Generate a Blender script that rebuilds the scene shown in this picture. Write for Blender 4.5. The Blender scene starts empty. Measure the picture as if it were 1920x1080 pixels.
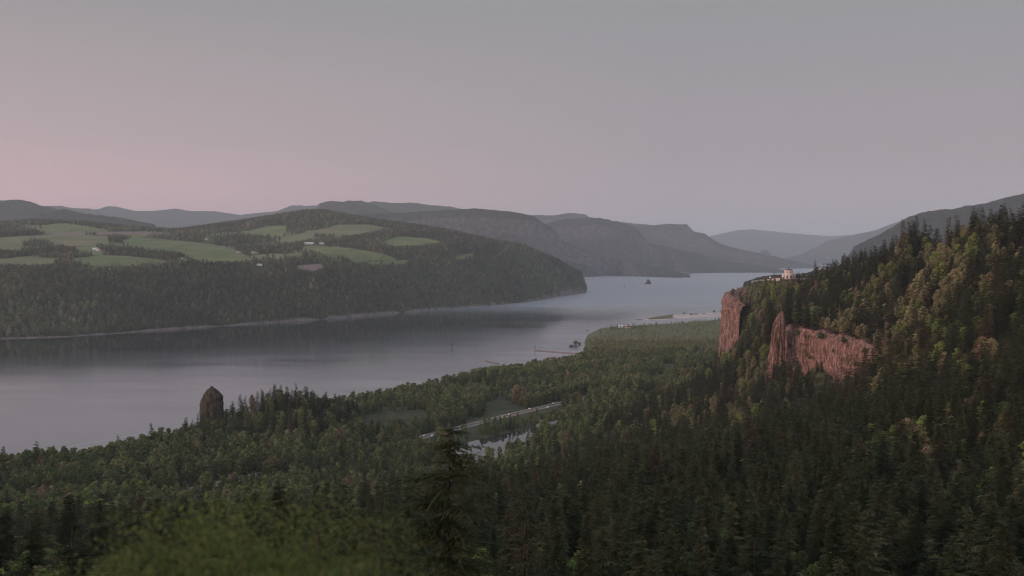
import bpy, math, random, time
import numpy as np
T0 = time.time()
random.seed(7); RNG = np.random.default_rng(11)
R = math.radians
scene = bpy.context.scene
COL = scene.collection

# ------------------------------------------------------------------ camera
F = 2000.0; PITCH = math.atan(68 / F); H = 260.0
CP, SP = math.cos(PITCH), math.sin(PITCH)
cam_d = bpy.data.cameras.new('camera'); cam = bpy.data.objects.new('camera', cam_d); COL.objects.link(cam)
cam_d.lens = 37.5; cam_d.sensor_width = 36; cam_d.clip_start = 0.5; cam_d.clip_end = 120000
cam_d.dof.use_dof = True; cam_d.dof.focus_distance = 1500; cam_d.dof.aperture_fstop = 0.45
cam.location = (0, 0, H); cam.rotation_euler = (math.pi / 2 - PITCH, 0, 0)
scene.camera = cam

# ------------------------------------------------------------------ view, world, sun
vs = scene.view_settings; vs.view_transform = 'Standard'; vs.look = 'None'; vs.gamma = 1; vs.exposure = 0.0
scene.cycles.use_denoising = True
scene.cycles.max_bounces = 4; scene.cycles.diffuse_bounces = 2; scene.cycles.glossy_bounces = 2
scene.cycles.transmission_bounces = 2; scene.cycles.volume_bounces = 1; scene.cycles.transparent_max_bounces = 4
scene.cycles.use_adaptive_sampling = True; scene.cycles.adaptive_threshold = 0.02
scene.cycles.sample_clamp_indirect = 4
scene.cycles.filter_width = 1.1

SUN_AZ, SUN_EL = R(-118), R(9)      # azimuth from +Y towards +X: sunset glow, behind and to the left
world = bpy.data.worlds.new('World'); scene.world = world; world.use_nodes = True
def build_world():
    nt = world.node_tree; N = nt.nodes; L = nt.links; N.clear()
    out = N.new('ShaderNodeOutputWorld'); bg = N.new('ShaderNodeBackground'); L.new(bg.outputs[0], out.inputs[0])
    tc = N.new('ShaderNodeTexCoord'); sx = N.new('ShaderNodeSeparateXYZ'); L.new(tc.outputs['Generated'], sx.inputs[0])
    def ramp(stops):
        r = N.new('ShaderNodeValToRGB'); e = r.color_ramp.elements
        while len(e) < len(stops): e.new(0.5)
        for q, (p, c) in zip(e, stops): q.position = p; q.color = (*c, 1)
        return r
    # sine of the elevation; the frame's top is at 0.23
    right = ramp([(0.0, (.445, .40, .44)), (.03, (.46, .398, .438)), (.09, (.395, .35, .377)), (.22, (.325, .323, .336)), (.45, (.38, .42, .47)), (1, (.44, .50, .60))])
    left = ramp([(0.0, (.95, .56, .58)), (.04, (.90, .55, .58)), (.10, (.58, .44, .46)), (.22, (.36, .34, .345)), (.45, (.38, .42, .47)), (1, (.44, .50, .60))])
    for r in (right, left): L.new(sx.outputs[2], r.inputs[0])
    dot = N.new('ShaderNodeVectorMath'); dot.operation = 'DOT_PRODUCT'
    dot.inputs[1].default_value = (math.sin(R(-75)), math.cos(R(-75)), 0); L.new(tc.outputs['Generated'], dot.inputs[0])
    mr = N.new('ShaderNodeMapRange'); mr.inputs[1].default_value = 0.12; mr.inputs[2].default_value = 0.74
    L.new(dot.outputs['Value'], mr.inputs[0])
    mix = N.new('ShaderNodeMix'); mix.data_type = 'RGBA'; L.new(mr.outputs[0], mix.inputs[0])
    L.new(right.outputs[0], mix.inputs[6]); L.new(left.outputs[0], mix.inputs[7])
    sky = N.new('ShaderNodeTexSky'); sky.sky_type = 'NISHITA'; sky.sun_disc = False
    sky.sun_elevation = SUN_EL; sky.sun_rotation = SUN_AZ; sky.altitude = 260
    sc = N.new('ShaderNodeVectorMath'); sc.operation = 'SCALE'; sc.inputs[3].default_value = 0.05; L.new(sky.outputs[0], sc.inputs[0])
    # afterglow of the sunset, low behind the left shoulder
    west = ramp([(0.0, (1.7, 1.05, .85)), (.12, (1.4, .95, .85)), (.4, (.7, .6, .62)), (.8, (.44, .46, .50))]); L.new(sx.outputs[2], west.inputs[0])
    dw = N.new('ShaderNodeVectorMath'); dw.operation = 'DOT_PRODUCT'; dw.inputs[1].default_value = (math.sin(R(-118)), math.cos(R(-118)), 0); L.new(tc.outputs['Generated'], dw.inputs[0])
    mw = N.new('ShaderNodeMapRange'); mw.interpolation_type = 'SMOOTHSTEP'; mw.inputs[1].default_value = .25; mw.inputs[2].default_value = .95; L.new(dw.outputs['Value'], mw.inputs[0])
    mx = N.new('ShaderNodeMix'); mx.data_type = 'RGBA'; L.new(mw.outputs[0], mx.inputs[0]); L.new(mix.outputs[2], mx.inputs[6]); L.new(west.outputs[0], mx.inputs[7]); mix = mx
    m2 = N.new('ShaderNodeMix'); m2.data_type = 'RGBA'; m2.inputs[0].default_value = 0.08
    L.new(mix.outputs[2], m2.inputs[6]); L.new(sc.outputs[0], m2.inputs[7]); L.new(m2.outputs[2], bg.inputs[0])
    bg.inputs[1].default_value = 1.0
build_world()
sun_d = bpy.data.lights.new('sun', 'SUN'); sun = bpy.data.objects.new('sun', sun_d); COL.objects.link(sun)
sun_d.energy = 2.0; sun_d.angle = R(14); sun_d.color = (1.0, .62, .52)
sun.rotation_euler = (math.pi / 2 - SUN_EL, 0, math.pi - SUN_AZ)   # light travels from azimuth SUN_AZ

# ------------------------------------------------------------------ projection helpers
def at_depth(px, py, D):            # the point at forward distance D seen at pixel (px, py) of the 1920 wide photo
    u = (px - 960) / F; v = (540 - py) / F
    y = CP + SP * v; z = -SP + CP * v
    return (u / y * D, D, H + z / y * D)
def on_level(px, py, z=0.0):
    u = (px - 960) / F; v = (540 - py) / F
    y = CP + SP * v; dz = -SP + CP * v
    t = (z - H) / dz
    return (u * t, y * t, z)
def to_px(x, y, z):
    d = y * CP - (z - H) * SP; v = y * SP + (z - H) * CP
    d = np.maximum(d, 1e-3)
    return 960 + F * x / d, 540 - F * v / d

# ------------------------------------------------------------------ noise
def _h(ix, iy, s):
    n = (ix * 374761393 + iy * 668265263 + s * 1442695041) & 0xffffffff
    n = ((n ^ (n >> 13)) * 1274126177) & 0xffffffff
    return ((n ^ (n >> 16)) & 0xffff) / 65535.0
def vnoise(x, y, s=0):
    x = np.asarray(x, float); y = np.asarray(y, float)
    ix = np.floor(x).astype(np.int64); iy = np.floor(y).astype(np.int64)
    fx = x - ix; fy = y - iy; fx = fx * fx * (3 - 2 * fx); fy = fy * fy * (3 - 2 * fy)
    return ((_h(ix, iy, s) * (1 - fx) + _h(ix + 1, iy, s) * fx) * (1 - fy) + (_h(ix, iy + 1, s) * (1 - fx) + _h(ix + 1, iy + 1, s) * fx) * fy)
def fbm(x, y, s=0, o=4):
    a = 0; w = .5; t = 0
    for k in range(o):
        a = a + w * vnoise(x * 2 ** k + 17.3 * k, y * 2 ** k - 9.1 * k, s + k); t += w; w *= .5
    return a / t * 2 - 1
def ridged(x, y, s=0, o=4):
    a = 0; w = .5; t = 0
    for k in range(o):
        a = a + w * (1 - np.abs(2 * vnoise(x * 2 ** k + 5.7 * k, y * 2 ** k + 3.1 * k, s + k) - 1)); t += w; w *= .5
    return a / t
class MQ:
    def __init__(s, P, z, c):
        P = np.array(P, float); z = np.array(z, float); s.P = P; s.c = c; s.m = z.mean()
        A = np.sqrt(((P[:, None] - P[None]) ** 2).sum(2) + c * c)
        s.w = np.linalg.lstsq(A, z - s.m, rcond=1e-9)[0]
    def __call__(s, a, b):
        o = np.full(a.shape, s.m)
        for p, w in zip(s.P, s.w): o += w * np.sqrt((a - p[0]) ** 2 + (b - p[1]) ** 2 + s.c ** 2)
        return o
def in_poly(x, y, poly):
    r = np.zeros(np.shape(x), bool); n = len(poly)
    for i in range(n):
        x1, y1 = poly[i][:2]; x2, y2 = poly[(i + 1) % n][:2]
        if y1 == y2: continue
        r ^= ((y1 > y) != (y2 > y)) & (x < (x2 - x1) * (y - y1) / (y2 - y1) + x1)
    return r
def dist_line(x, y, pts, closed=False):
    d = np.full(np.shape(x), 1e18); m = len(pts) if closed else len(pts) - 1
    for i in range(m):
        x1, y1 = pts[i][:2]; x2, y2 = pts[(i + 1) % len(pts)][:2]
        vx, vy = x2 - x1, y2 - y1; t = np.clip(((x - x1) * vx + (y - y1) * vy) / (vx * vx + vy * vy + 1e-9), 0, 1)
        d = np.minimum(d, (x - x1 - t * vx) ** 2 + (y - y1 - t * vy) ** 2)
    return np.sqrt(d)
def sdist(x, y, poly):              # positive inside
    return dist_line(x, y, poly, True) * np.where(in_poly(x, y, poly), 1, -1)

# ------------------------------------------------------------------ materials
def mat(name):
    m = bpy.data.materials.new(name); m.use_nodes = True; N = m.node_tree.nodes; N.clear()
    out = N.new('ShaderNodeOutputMaterial'); return m, N, m.node_tree.links, out
def noise_node(N, L, scale, detail=4, vec=None, rough=.55):
    n = N.new('ShaderNodeTexNoise'); n.inputs['Scale'].default_value = scale; n.inputs['Detail'].default_value = detail; n.inputs['Roughness'].default_value = rough
    if vec is not None: L.new(vec, n.inputs['Vector'])
    return n.outputs['Fac']
def ramp_node(N, L, fac, stops):
    r = N.new('ShaderNodeValToRGB'); e = r.color_ramp.elements
    while len(e) < len(stops): e.new(.5)
    for q, (p, c) in zip(e, stops): q.position = p; q.color = (*c, 1)
    L.new(fac, r.inputs[0]); return r.outputs[0]
def coords(N, L, scale=(1, 1, 1), rot=(0, 0, 0)):
    g = N.new('ShaderNodeNewGeometry'); m = N.new('ShaderNodeMapping'); m.inputs['Scale'].default_value = scale; m.inputs['Rotation'].default_value = rot
    L.new(g.outputs['Position'], m.inputs[0]); return m.outputs[0]
def noisy(name, stops, scale, rough=.9, bump=0, map_scale=(1, 1, 1), bump_scale=None, detail=6, spec=.2):
    m, N, L, out = mat(name); p = N.new('ShaderNodeBsdfPrincipled'); L.new(p.outputs[0], out.inputs[0])
    v = coords(N, L, map_scale); f = noise_node(N, L, scale, detail, v)
    L.new(ramp_node(N, L, f, stops), p.inputs['Base Color']); p.inputs['Roughness'].default_value = rough; p.inputs['Specular IOR Level'].default_value = spec
    if bump:
        b = N.new('ShaderNodeBump'); b.inputs['Distance'].default_value = bump; b.inputs['Strength'].default_value = 1
        L.new(noise_node(N, L, bump_scale or scale, 6, v, .65), b.inputs['Height']); L.new(b.outputs[0], p.inputs['Normal'])
    return m
def plain(name, c, rough=.7, emit=None, strength=0, metal=0):
    m, N, L, out = mat(name); p = N.new('ShaderNodeBsdfPrincipled'); L.new(p.outputs[0], out.inputs[0])
    v = coords(N, L); f = noise_node(N, L, .9, 3, v)
    L.new(ramp_node(N, L, f, [(.3, tuple(k * .85 for k in c)), (.7, tuple(min(1, k * 1.12) for k in c))]), p.inputs['Base Color'])
    p.inputs['Roughness'].default_value = rough; p.inputs['Metallic'].default_value = metal
    if emit: p.inputs['Emission Color'].default_value = (*emit, 1); p.inputs['Emission Strength'].default_value = strength
    return m
def foliage(name, gain=1.0, nscale=.35, trans=.25):
    m, N, L, out = mat(name)
    a = N.new('ShaderNodeAttribute'); a.attribute_type = 'INSTANCER'; a.attribute_name = 'tint'
    tc = N.new('ShaderNodeTexCoord'); f = noise_node(N, L, nscale, 3, tc.outputs['Object'], .6)
    mr = N.new('ShaderNodeMapRange'); mr.inputs[1].default_value = .3; mr.inputs[2].default_value = .7; mr.inputs[3].default_value = .6 * gain; mr.inputs[4].default_value = 1.45 * gain
    L.new(f, mr.inputs[0])
    s = N.new('ShaderNodeVectorMath'); s.operation = 'SCALE'; L.new(a.outputs['Color'], s.inputs[0]); L.new(mr.outputs[0], s.inputs[3])
    d = N.new('ShaderNodeBsdfDiffuse'); t = N.new('ShaderNodeBsdfTranslucent'); mx = N.new('ShaderNodeMixShader'); mx.inputs[0].default_value = trans
    for q in (d, t): L.new(s.outputs[0], q.inputs[0])
    L.new(d.outputs[0], mx.inputs[1]); L.new(t.outputs[0], mx.inputs[2]); L.new(mx.outputs[0], out.inputs[0])
    return m
M = {}
M['needle'] = foliage('needle_foliage', 2.3, .25)
M['leaf'] = foliage('leaf_foliage', 2.5, .3)
M['bark'] = noisy('bark', [(.3, (.05, .04, .034)), (.7, (.11, .09, .078))], 1.5, bump=.05)
M['dead_wood'] = noisy('dead_wood', [(.3, (.16, .10, .09)), (.7, (.30, .21, .19))], 1.5)
M['floor'] = noisy('forest_floor', [(.38, (.022, .026, .014)), (.5, (.06, .066, .03)), (.62, (.12, .13, .055))], .16, bump=3.0, bump_scale=.16, detail=9)
M['grass'] = noisy('meadow_grass', [(.3, (.04, .045, .022)), (.5, (.07, .074, .034)), (.7, (.11, .10, .052))], .05, detail=8)
M['scrub'] = noisy('scrub', [(.3, (.10, .115, .05)), (.5, (.14, .15, .065)), (.68, (.18, .13, .08))], .02, bump=2.0, bump_scale=.15, detail=9)
M['field_green'] = noisy('pasture', [(.3, (.125, .16, .058)), (.5, (.17, .20, .078)), (.7, (.21, .235, .10))], .006)
M['field_olive'] = noisy('dry_pasture', [(.3, (.155, .17, .082)), (.7, (.25, .225, .122))], .006)
M['field_brown'] = noisy('ploughed_earth', [(.3, (.2, .14, .13)), (.7, (.30, .22, .21))], .05)
M['sand'] = noisy('river_sand', [(.3, (.48, .39, .365)), (.7, (.78, .66, .62))], .02)
M['shore'] = noisy('shore_rock', [(.3, (.11, .09, .085)), (.7, (.27, .21, .2))], .03)
M['concrete'] = noisy('road_concrete', [(.3, (.25, .20, .18)), (.7, (.35, .28, .255))], .1)
M['paint'] = plain('road_paint', (.75, .75, .72))
M['gravel'] = noisy('gravel_lot', [(.3, (.2, .17, .17)), (.7, (.32, .28, .28))], .2)
M['stone'] = plain('sandstone', (.78, .66, .62))
M['roof_tile'] = plain('roof_tile', (.16, .12, .11))
M['glass'] = plain('window_glass', (.03, .035, .045), .12)
M['white'] = plain('white_paint', (.75, .75, .76))
M['red_roof'] = plain('red_roof', (.30, .13, .11))
M['grey_roof'] = plain('grey_roof', (.20, .20, .21))
M['timber'] = plain('weathered_timber', (.22, .155, .13))
M['steel'] = plain('dark_steel', (.06, .06, .065), .5)
M['red_paint'] = plain('red_paint', (.5, .06, .05))
M['lamp'] = plain('lamp_glow', (1, .95, .85), emit=(1, .84, .68), strength=5)
M['lamp_red'] = plain('red_lamp_glow', (1, .4, .3), emit=(1, .36, .27), strength=7)
M['rubber'] = plain('rubber', (.03, .03, .03))
def cliff_mat():
    m, N, L, out = mat('basalt_cliff'); p = N.new('ShaderNodeBsdfPrincipled'); L.new(p.outputs[0], out.inputs[0])
    v = coords(N, L, (1, 1, .26)); a = noise_node(N, L, .3, 8, v, .72)
    v2 = coords(N, L, (1, 1, .35)); b = noise_node(N, L, .9, 5, v2, .7)
    v3 = coords(N, L); c = noise_node(N, L, .045, 4, v3)
    mm = N.new('ShaderNodeMath'); mm.operation = 'MULTIPLY_ADD'; mm.inputs[1].default_value = .5; L.new(b, mm.inputs[0])
    m3 = N.new('ShaderNodeMath'); m3.operation = 'MULTIPLY'; m3.inputs[1].default_value = .5; L.new(a, m3.inputs[0]); L.new(m3.outputs[0], mm.inputs[2])
    col = ramp_node(N, L, mm.outputs[0], [(.40, (.030, .023, .020)), (.46, (.13, .086, .073)), (.53, (.275, .152, .124)), (.60, (.48, .32, .28))])
    green = ramp_node(N, L, c, [(.55, (1, 1, 1)), (.68, (.62, .66, .5))])
    mx = N.new('ShaderNodeMix'); mx.data_type = 'RGBA'; mx.blend_type = 'MULTIPLY'; mx.inputs[0].default_value = 1
    L.new(col, mx.inputs[6]); L.new(green, mx.inputs[7]); L.new(mx.outputs[2], p.inputs['Base Color']); p.inputs['Roughness'].default_value = .9; p.inputs['Specular IOR Level'].default_value = .2
    bp = N.new('ShaderNodeBump'); bp.inputs['Distance'].default_value = 1.5; L.new(mm.outputs[0], bp.inputs['Height']); L.new(bp.outputs[0], p.inputs['Normal'])
    return m
M['cliff'] = cliff_mat()
def mountain_mat(name, rock=.0):
    m, N, L, out = mat(name); p = N.new('ShaderNodeBsdfPrincipled'); L.new(p.outputs[0], out.inputs[0]); p.inputs['Roughness'].default_value = .95; p.inputs['Specular IOR Level'].default_value = .1
    v = coords(N, L); f = noise_node(N, L, .018, 8, v, .75); big = noise_node(N, L, .0012, 5, v, .6)
    c1 = ramp_node(N, L, f, [(.38, (.012, .016, .010)), (.5, (.032, .036, .022)), (.62, (.07, .066, .044))])
    c2 = ramp_node(N, L, f, [(.38, (.045, .042, .042)), (.62, (.16, .145, .14))])
    g = N.new('ShaderNodeNewGeometry'); sx = N.new('ShaderNodeSeparateXYZ'); L.new(g.outputs['Normal'], sx.inputs[0])
    ad = N.new('ShaderNodeMath'); ad.operation = 'MULTIPLY_ADD'; ad.inputs[1].default_value = -1.0; L.new(sx.outputs[2], ad.inputs[0]); L.new(big, ad.inputs[2])
    mr = N.new('ShaderNodeMapRange'); mr.inputs[1].default_value = -.22 - rock; mr.inputs[2].default_value = .02 - rock; L.new(ad.outputs[0], mr.inputs[0])
    mx = N.new('ShaderNodeMix'); mx.data_type = 'RGBA'; L.new(mr.outputs[0], mx.inputs[0]); L.new(c1, mx.inputs[6]); L.new(c2, mx.inputs[7]); L.new(mx.outputs[2], p.inputs['Base Color'])
    bp = N.new('ShaderNodeBump'); bp.inputs['Distance'].default_value = 45; L.new(f, bp.inputs['Height']); L.new(bp.outputs[0], p.inputs['Normal'])
    return m
M['mountain'] = mountain_mat('forested_mountain'); M['mountain_rocky'] = mountain_mat('rocky_mountain', .14)
def water_mat():
    m, N, L, out = mat('river_water'); p = N.new('ShaderNodeBsdfPrincipled'); L.new(p.outputs[0], out.inputs[0])
    p.inputs['Base Color'].default_value = (.045, .055, .065, 1); p.inputs['IOR'].default_value = 3.0; p.inputs['Specular IOR Level'].default_value = .5
    v = coords(N, L, (1, 3.2, 1), (0, 0, R(-38))); f = noise_node(N, L, .0016, 6, v, .62)
    mr = N.new('ShaderNodeMapRange'); mr.inputs[1].default_value = .36; mr.inputs[2].default_value = .64; mr.inputs[3].default_value = .02; mr.inputs[4].default_value = .13
    L.new(f, mr.inputs[0])
    # calm sheltered water under the far bank, ruffled water elsewhere
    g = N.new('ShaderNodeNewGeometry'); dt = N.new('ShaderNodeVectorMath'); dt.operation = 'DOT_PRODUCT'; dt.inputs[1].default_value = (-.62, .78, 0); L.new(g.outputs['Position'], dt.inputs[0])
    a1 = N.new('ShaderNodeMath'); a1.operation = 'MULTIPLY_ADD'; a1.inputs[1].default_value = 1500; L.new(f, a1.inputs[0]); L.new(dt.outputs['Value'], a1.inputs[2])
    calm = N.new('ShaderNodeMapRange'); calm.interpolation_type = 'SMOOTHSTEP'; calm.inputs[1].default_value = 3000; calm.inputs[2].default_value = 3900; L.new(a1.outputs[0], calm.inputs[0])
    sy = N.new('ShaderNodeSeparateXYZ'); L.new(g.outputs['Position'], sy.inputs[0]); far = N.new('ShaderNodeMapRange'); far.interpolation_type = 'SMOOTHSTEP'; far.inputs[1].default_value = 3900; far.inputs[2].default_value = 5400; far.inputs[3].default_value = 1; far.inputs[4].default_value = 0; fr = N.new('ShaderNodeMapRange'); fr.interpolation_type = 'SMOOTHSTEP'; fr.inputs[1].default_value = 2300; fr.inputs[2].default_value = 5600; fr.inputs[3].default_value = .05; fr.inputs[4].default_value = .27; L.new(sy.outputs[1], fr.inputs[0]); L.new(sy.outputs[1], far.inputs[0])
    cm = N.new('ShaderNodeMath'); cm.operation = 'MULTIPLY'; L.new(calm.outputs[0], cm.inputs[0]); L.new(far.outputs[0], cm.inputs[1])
    rm = N.new('ShaderNodeMix'); rm.data_type = 'FLOAT'; L.new(cm.outputs[0], rm.inputs[0]); rm.inputs[3].default_value = .05; bc = N.new('ShaderNodeMix'); bc.data_type = 'RGBA'; L.new(cm.outputs[0], bc.inputs[0]); painted_sheen = N.new('ShaderNodeMix'); painted_sheen.data_type = 'RGBA'; painted_sheen.inputs[6].default_value = (.10, .115, .14, 1); painted_sheen.inputs[7].default_value = (.24, .27, .33, 1); sf = N.new('ShaderNodeMapRange'); sf.inputs[1].default_value = .07; sf.inputs[2].default_value = .25; L.new(fr.outputs[0], sf.inputs[0]); L.new(sf.outputs[0], painted_sheen.inputs[0]); L.new(painted_sheen.outputs[2], bc.inputs[6]); bc.inputs[7].default_value = (.02, .024, .03, 1); L.new(bc.outputs[2], p.inputs['Base Color'])  # sky brightness painted into the base colour: paler far out, darker under the bank
    ad = N.new('ShaderNodeMath'); ad.operation = 'ADD'; L.new(fr.outputs[0], ad.inputs[1]); L.new(mr.outputs[0], ad.inputs[0]); L.new(ad.outputs[0], rm.inputs[2]); L.new(rm.outputs[0], p.inputs['Roughness'])
    v2 = coords(N, L, (1, 3, 1), (0, 0, R(-38))); b = N.new('ShaderNodeBump'); b.inputs['Distance'].default_value = .05; b.inputs['Strength'].default_value = .15
    L.new(noise_node(N, L, .05, 3, v2), b.inputs['Height']); L.new(b.outputs[0], p.inputs['Normal'])
    return m
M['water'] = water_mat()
M['pond'] = plain('pond_water', (.03, .035, .035), .02)

# ------------------------------------------------------------------ object helpers
def link(o, parent=None):
    COL.objects.link(o)
    if parent is not None: o.parent = parent
    return o
def mesh_of(name, V, Fc, mats, smooth=False, midx=None):
    me = bpy.data.meshes.new(name)
    V = np.asarray(V, np.float32).reshape(-1, 3)
    if isinstance(Fc, np.ndarray):
        n, k = Fc.shape
        me.vertices.add(len(V)); me.vertices.foreach_set('co', V.ravel())
        me.loops.add(n * k); me.loops.foreach_set('vertex_index', Fc.astype(np.int32).ravel())
        me.polygons.add(n); me.polygons.foreach_set('loop_start', np.arange(0, n * k, k, dtype=np.int32)); me.polygons.foreach_set('loop_total', np.full(n, k, np.int32))
        me.update(calc_edges=True)
    else:
        me.from_pydata(V.tolist(), [], Fc)
    for m in (mats if isinstance(mats, (list, tuple)) else [mats]): me.materials.append(m)
    if midx is not None: me.polygons.foreach_set('material_index', np.asarray(midx, np.int32))
    if smooth: me.polygons.foreach_set('use_smooth', np.ones(len(me.polygons), bool))
    me.update(); return me
def obj(name, me, parent=None, loc=(0, 0, 0), rz=0):
    o = bpy.data.objects.new(name, me); o.location = loc; o.rotation_euler = (0, 0, rz); return link(o, parent)
def tag(o, label, cat, group=None):
    o['label'] = label; o['category'] = cat
    if group: o['group'] = group
    return o
def struct(o, kind='structure'): o['kind'] = kind; return o
def grid_faces(nu, nv):             # vertex index = j*nu + i
    i, j = np.meshgrid(np.arange(nu - 1), np.arange(nv - 1)); a = (j * nu + i).ravel()
    return np.stack([a, a + 1, a + nu + 1, a + nu], 1)
class MB:
    def __init__(s): s.V = []; s.F = []
    def add(s, V, Fc):
        o = len(s.V); s.V += [tuple(v) for v in V]; s.F += [tuple(o + i for i in f) for f in Fc]
    def box(s, x0, x1, y0, y1, z0, z1):
        s.add([(x0, y0, z0), (x1, y0, z0), (x1, y1, z0), (x0, y1, z0), (x0, y0, z1), (x1, y0, z1), (x1, y1, z1), (x0, y1, z1)],
              [(3, 2, 1, 0), (4, 5, 6, 7), (0, 1, 5, 4), (1, 2, 6, 5), (2, 3, 7, 6), (3, 0, 4, 7)])
    def lathe(s, prof, n=8, c=(0, 0), ph=0):
        V = []; k = len(prof)
        for r, z in prof:
            for i in range(n):
                a = ph + 2 * math.pi * i / n; V.append((c[0] + r * math.cos(a), c[1] + r * math.sin(a), z))
        Fc = [(j * n + i, j * n + (i + 1) % n, (j + 1) * n + (i + 1) % n, (j + 1) * n + i) for j in range(k - 1) for i in range(n)]
        Fc.append(tuple(range(n))[::-1]); Fc.append(tuple((k - 1) * n + i for i in range(n))); s.add(V, Fc)
    def tube(s, p, q, r0, r1, n=6):
        p = np.array(p, float); q = np.array(q, float); d = q - p; d /= np.linalg.norm(d) + 1e-9
        a = np.cross(d, (0, 0, 1.0) if abs(d[2]) < .9 else (1.0, 0, 0)); a /= np.linalg.norm(a); b = np.cross(d, a)
        V = [tuple(p + r0 * (a * math.cos(t) + b * math.sin(t))) for t in np.arange(n) * 2 * math.pi / n] + [tuple(q + r1 * (a * math.cos(t) + b * math.sin(t))) for t in np.arange(n) * 2 * math.pi / n]
        s.add(V, [(i, (i + 1) % n, n + (i + 1) % n, n + i) for i in range(n)] + [tuple(range(n))[::-1], tuple(n + i for i in range(n))])
    def prism(s, pts, z0, z1):
        n = len(pts); s.add([(x, y, z0) for x, y in pts] + [(x, y, z1) for x, y in pts], [(i, (i + 1) % n, n + (i + 1) % n, n + i) for i in range(n)] + [tuple(range(n))[::-1], tuple(range(n, 2 * n))])
    def mesh(s, name, m, smooth=False): return mesh_of(name, s.V, s.F, m, smooth)

# ------------------------------------------------------------------ river
def water():
    W = 70000
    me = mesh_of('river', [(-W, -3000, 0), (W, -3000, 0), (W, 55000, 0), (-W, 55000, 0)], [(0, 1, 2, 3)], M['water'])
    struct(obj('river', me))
water()

# ------------------------------------------------------------------ near bank: control points
near_shore_px = [(-900, 1010), (-300, 925), (0, 884), (150, 876), (300, 838), (370, 822), (560, 777), (700, 756), (830, 731), (900, 713), (1000, 695), (1075, 682), (1106, 664), (1097, 642), (1103, 628), (1130, 615), (1180, 611), (1260, 607), (1352, 599), (1500, 590), (1900, 588), (2600, 588)]
near_shore = [on_level(px, py, 0)[:2] for px, py in near_shore_px]
near_land = near_shore + [(6000, 3800), (6000, -3000), (-6000, -3000), (-6000, near_shore[0][1])]
hw_px = [(-500, 1120), (-150, 1040), (60, 990), (195, 957), (272, 940), (330, 926), (400, 909), (560, 873), (700, 841), (795, 819), (870, 800), (960, 777), (1085, 748), (1160, 729), (1225, 710), (1262, 690), (1255, 684), (1330, 674), (1500, 665)]
highway = [on_level(px, py, 8.2)[:2] for px, py in hw_px[:15]] + [on_level(px, py, 8.2)[:2] for px, py in [(1300, 692), (1400, 672)]]
pond_px = [(1004, 802), (985, 805), (930, 816), (880, 828), (852, 842), (842, 858), (880, 870), (950, 854), (990, 838), (1006, 814)]
pond = [on_level(px, py, 3.0)[:2] for px, py in pond_px]

canopy = [(1900, 1075, 280), (1900, 900, 420), (1900, 700, 600), (1900, 550, 780), (1900, 455, 950), (2100, 1075, 280), (2100, 700, 600), (2100, 420, 900), (2400, 1000, 300), (2400, 500, 700),
          (1750, 1075, 280), (1750, 900, 440), (1750, 740, 650), (1750, 600, 880), (1750, 500, 1020), (1750, 452, 1130),
          (1660, 900, 450), (1660, 760, 720), (1660, 680, 950), (1660, 560, 1180), (1660, 462, 1300),
          (1600, 1075, 280), (1600, 900, 460), (1600, 790, 700), (1600, 735, 950), (1600, 712, 1080), (1600, 560, 1300), (1600, 478, 1480),
          (1450, 1075, 280), (1450, 930, 450), (1450, 820, 750), (1450, 745, 1050), (1470, 700, 1190), (1500, 700, 1150), (1530, 706, 1110), (1555, 732, 1070), (1510, 560, 1450), (1535, 520, 1650), (1560, 498, 1600),
          (1420, 690, 1400), (1400, 740, 1200), (1355, 706, 1560), (1408, 596, 1740), (1402, 640, 1670),
          (1300, 1075, 280), (1300, 950, 430), (1300, 860, 700), (1300, 790, 1000), (1300, 722, 1450), (1230, 740, 1450),
          (1100, 1075, 280), (1100, 960, 430), (1100, 885, 700), (1100, 820, 1050), (1110, 772, 1365), (1000, 810, 1310),
          (900, 1075, 280), (900, 985, 430), (900, 920, 750), (910, 860, 1150),
          (700, 1075, 270), (700, 1010, 400), (700, 945, 680), (500, 1075, 260), (500, 1020, 400), (500, 968, 650), (250, 1075, 260), (250, 1010, 420), (250, 985, 680), (0, 1075, 260), (0, 1020, 450), (0, 992, 700),
          (-300, 1075, 260), (-300, 1020, 500)]
gpts = [at_depth(*c) for c in canopy]; gpts = [(x, y, z - (22 if D < 900 else 30)) for (x, y, z), (_, _, D) in zip(gpts, canopy)]
for px, py, D in [(1480, 522, 1900), (1430, 527, 1880), (1540, 524, 1900), (1480, 524, 1960), (1400, 545, 1860), (1500, 610, 1290), (1575, 628, 1210), (1620, 640, 1170), (1475, 612, 1290)]:
    gpts.append(at_depth(px, py, D))
for U in (-.5, -.3, -.1, .1, .3, .5):
    for D, z in ((-60, 262), (0, 258.2), (12, 254), (25, 246), (50, 226), (100, 192), (190, 160)):
        gpts.append((U * (D + 300), D, z))
for U, Ds in ((-.5, (1000, 1150, 1300)), (-.35, (1000, 1150, 1400)), (-.2, (980, 1150, 1400, 1700)), (-.08, (1100, 1400, 1700)), (0, (1480, 1700, 2100)), (.08, (1560, 1800, 2300, 3000)), (.15, (1750, 2000, 2600, 3400)), (.2, (2300, 3000)), (.3, (2300, 3000, 4000)), (.45, (2500, 4000)), (.6, (3000, 4500))):
    for D in Ds: gpts.append((U * D, D, 6.0))
for px, D, yy in ((1482, 1228, 684), (1500, 1208, 676), (1525, 1188, 680), (1550, 1168, 704), (1580, 1148, 704), (1605, 1128, 700), (1632, 1100, 696)): q = at_depth(px, yy, D); gpts.append((q[0], q[1], q[2] - 22))
for px, D, yy in ((1456, 1205, 694), (1440, 1215, 700)): q = at_depth(px, yy, D); gpts.append((q[0], q[1], q[2] - 12))
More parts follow.
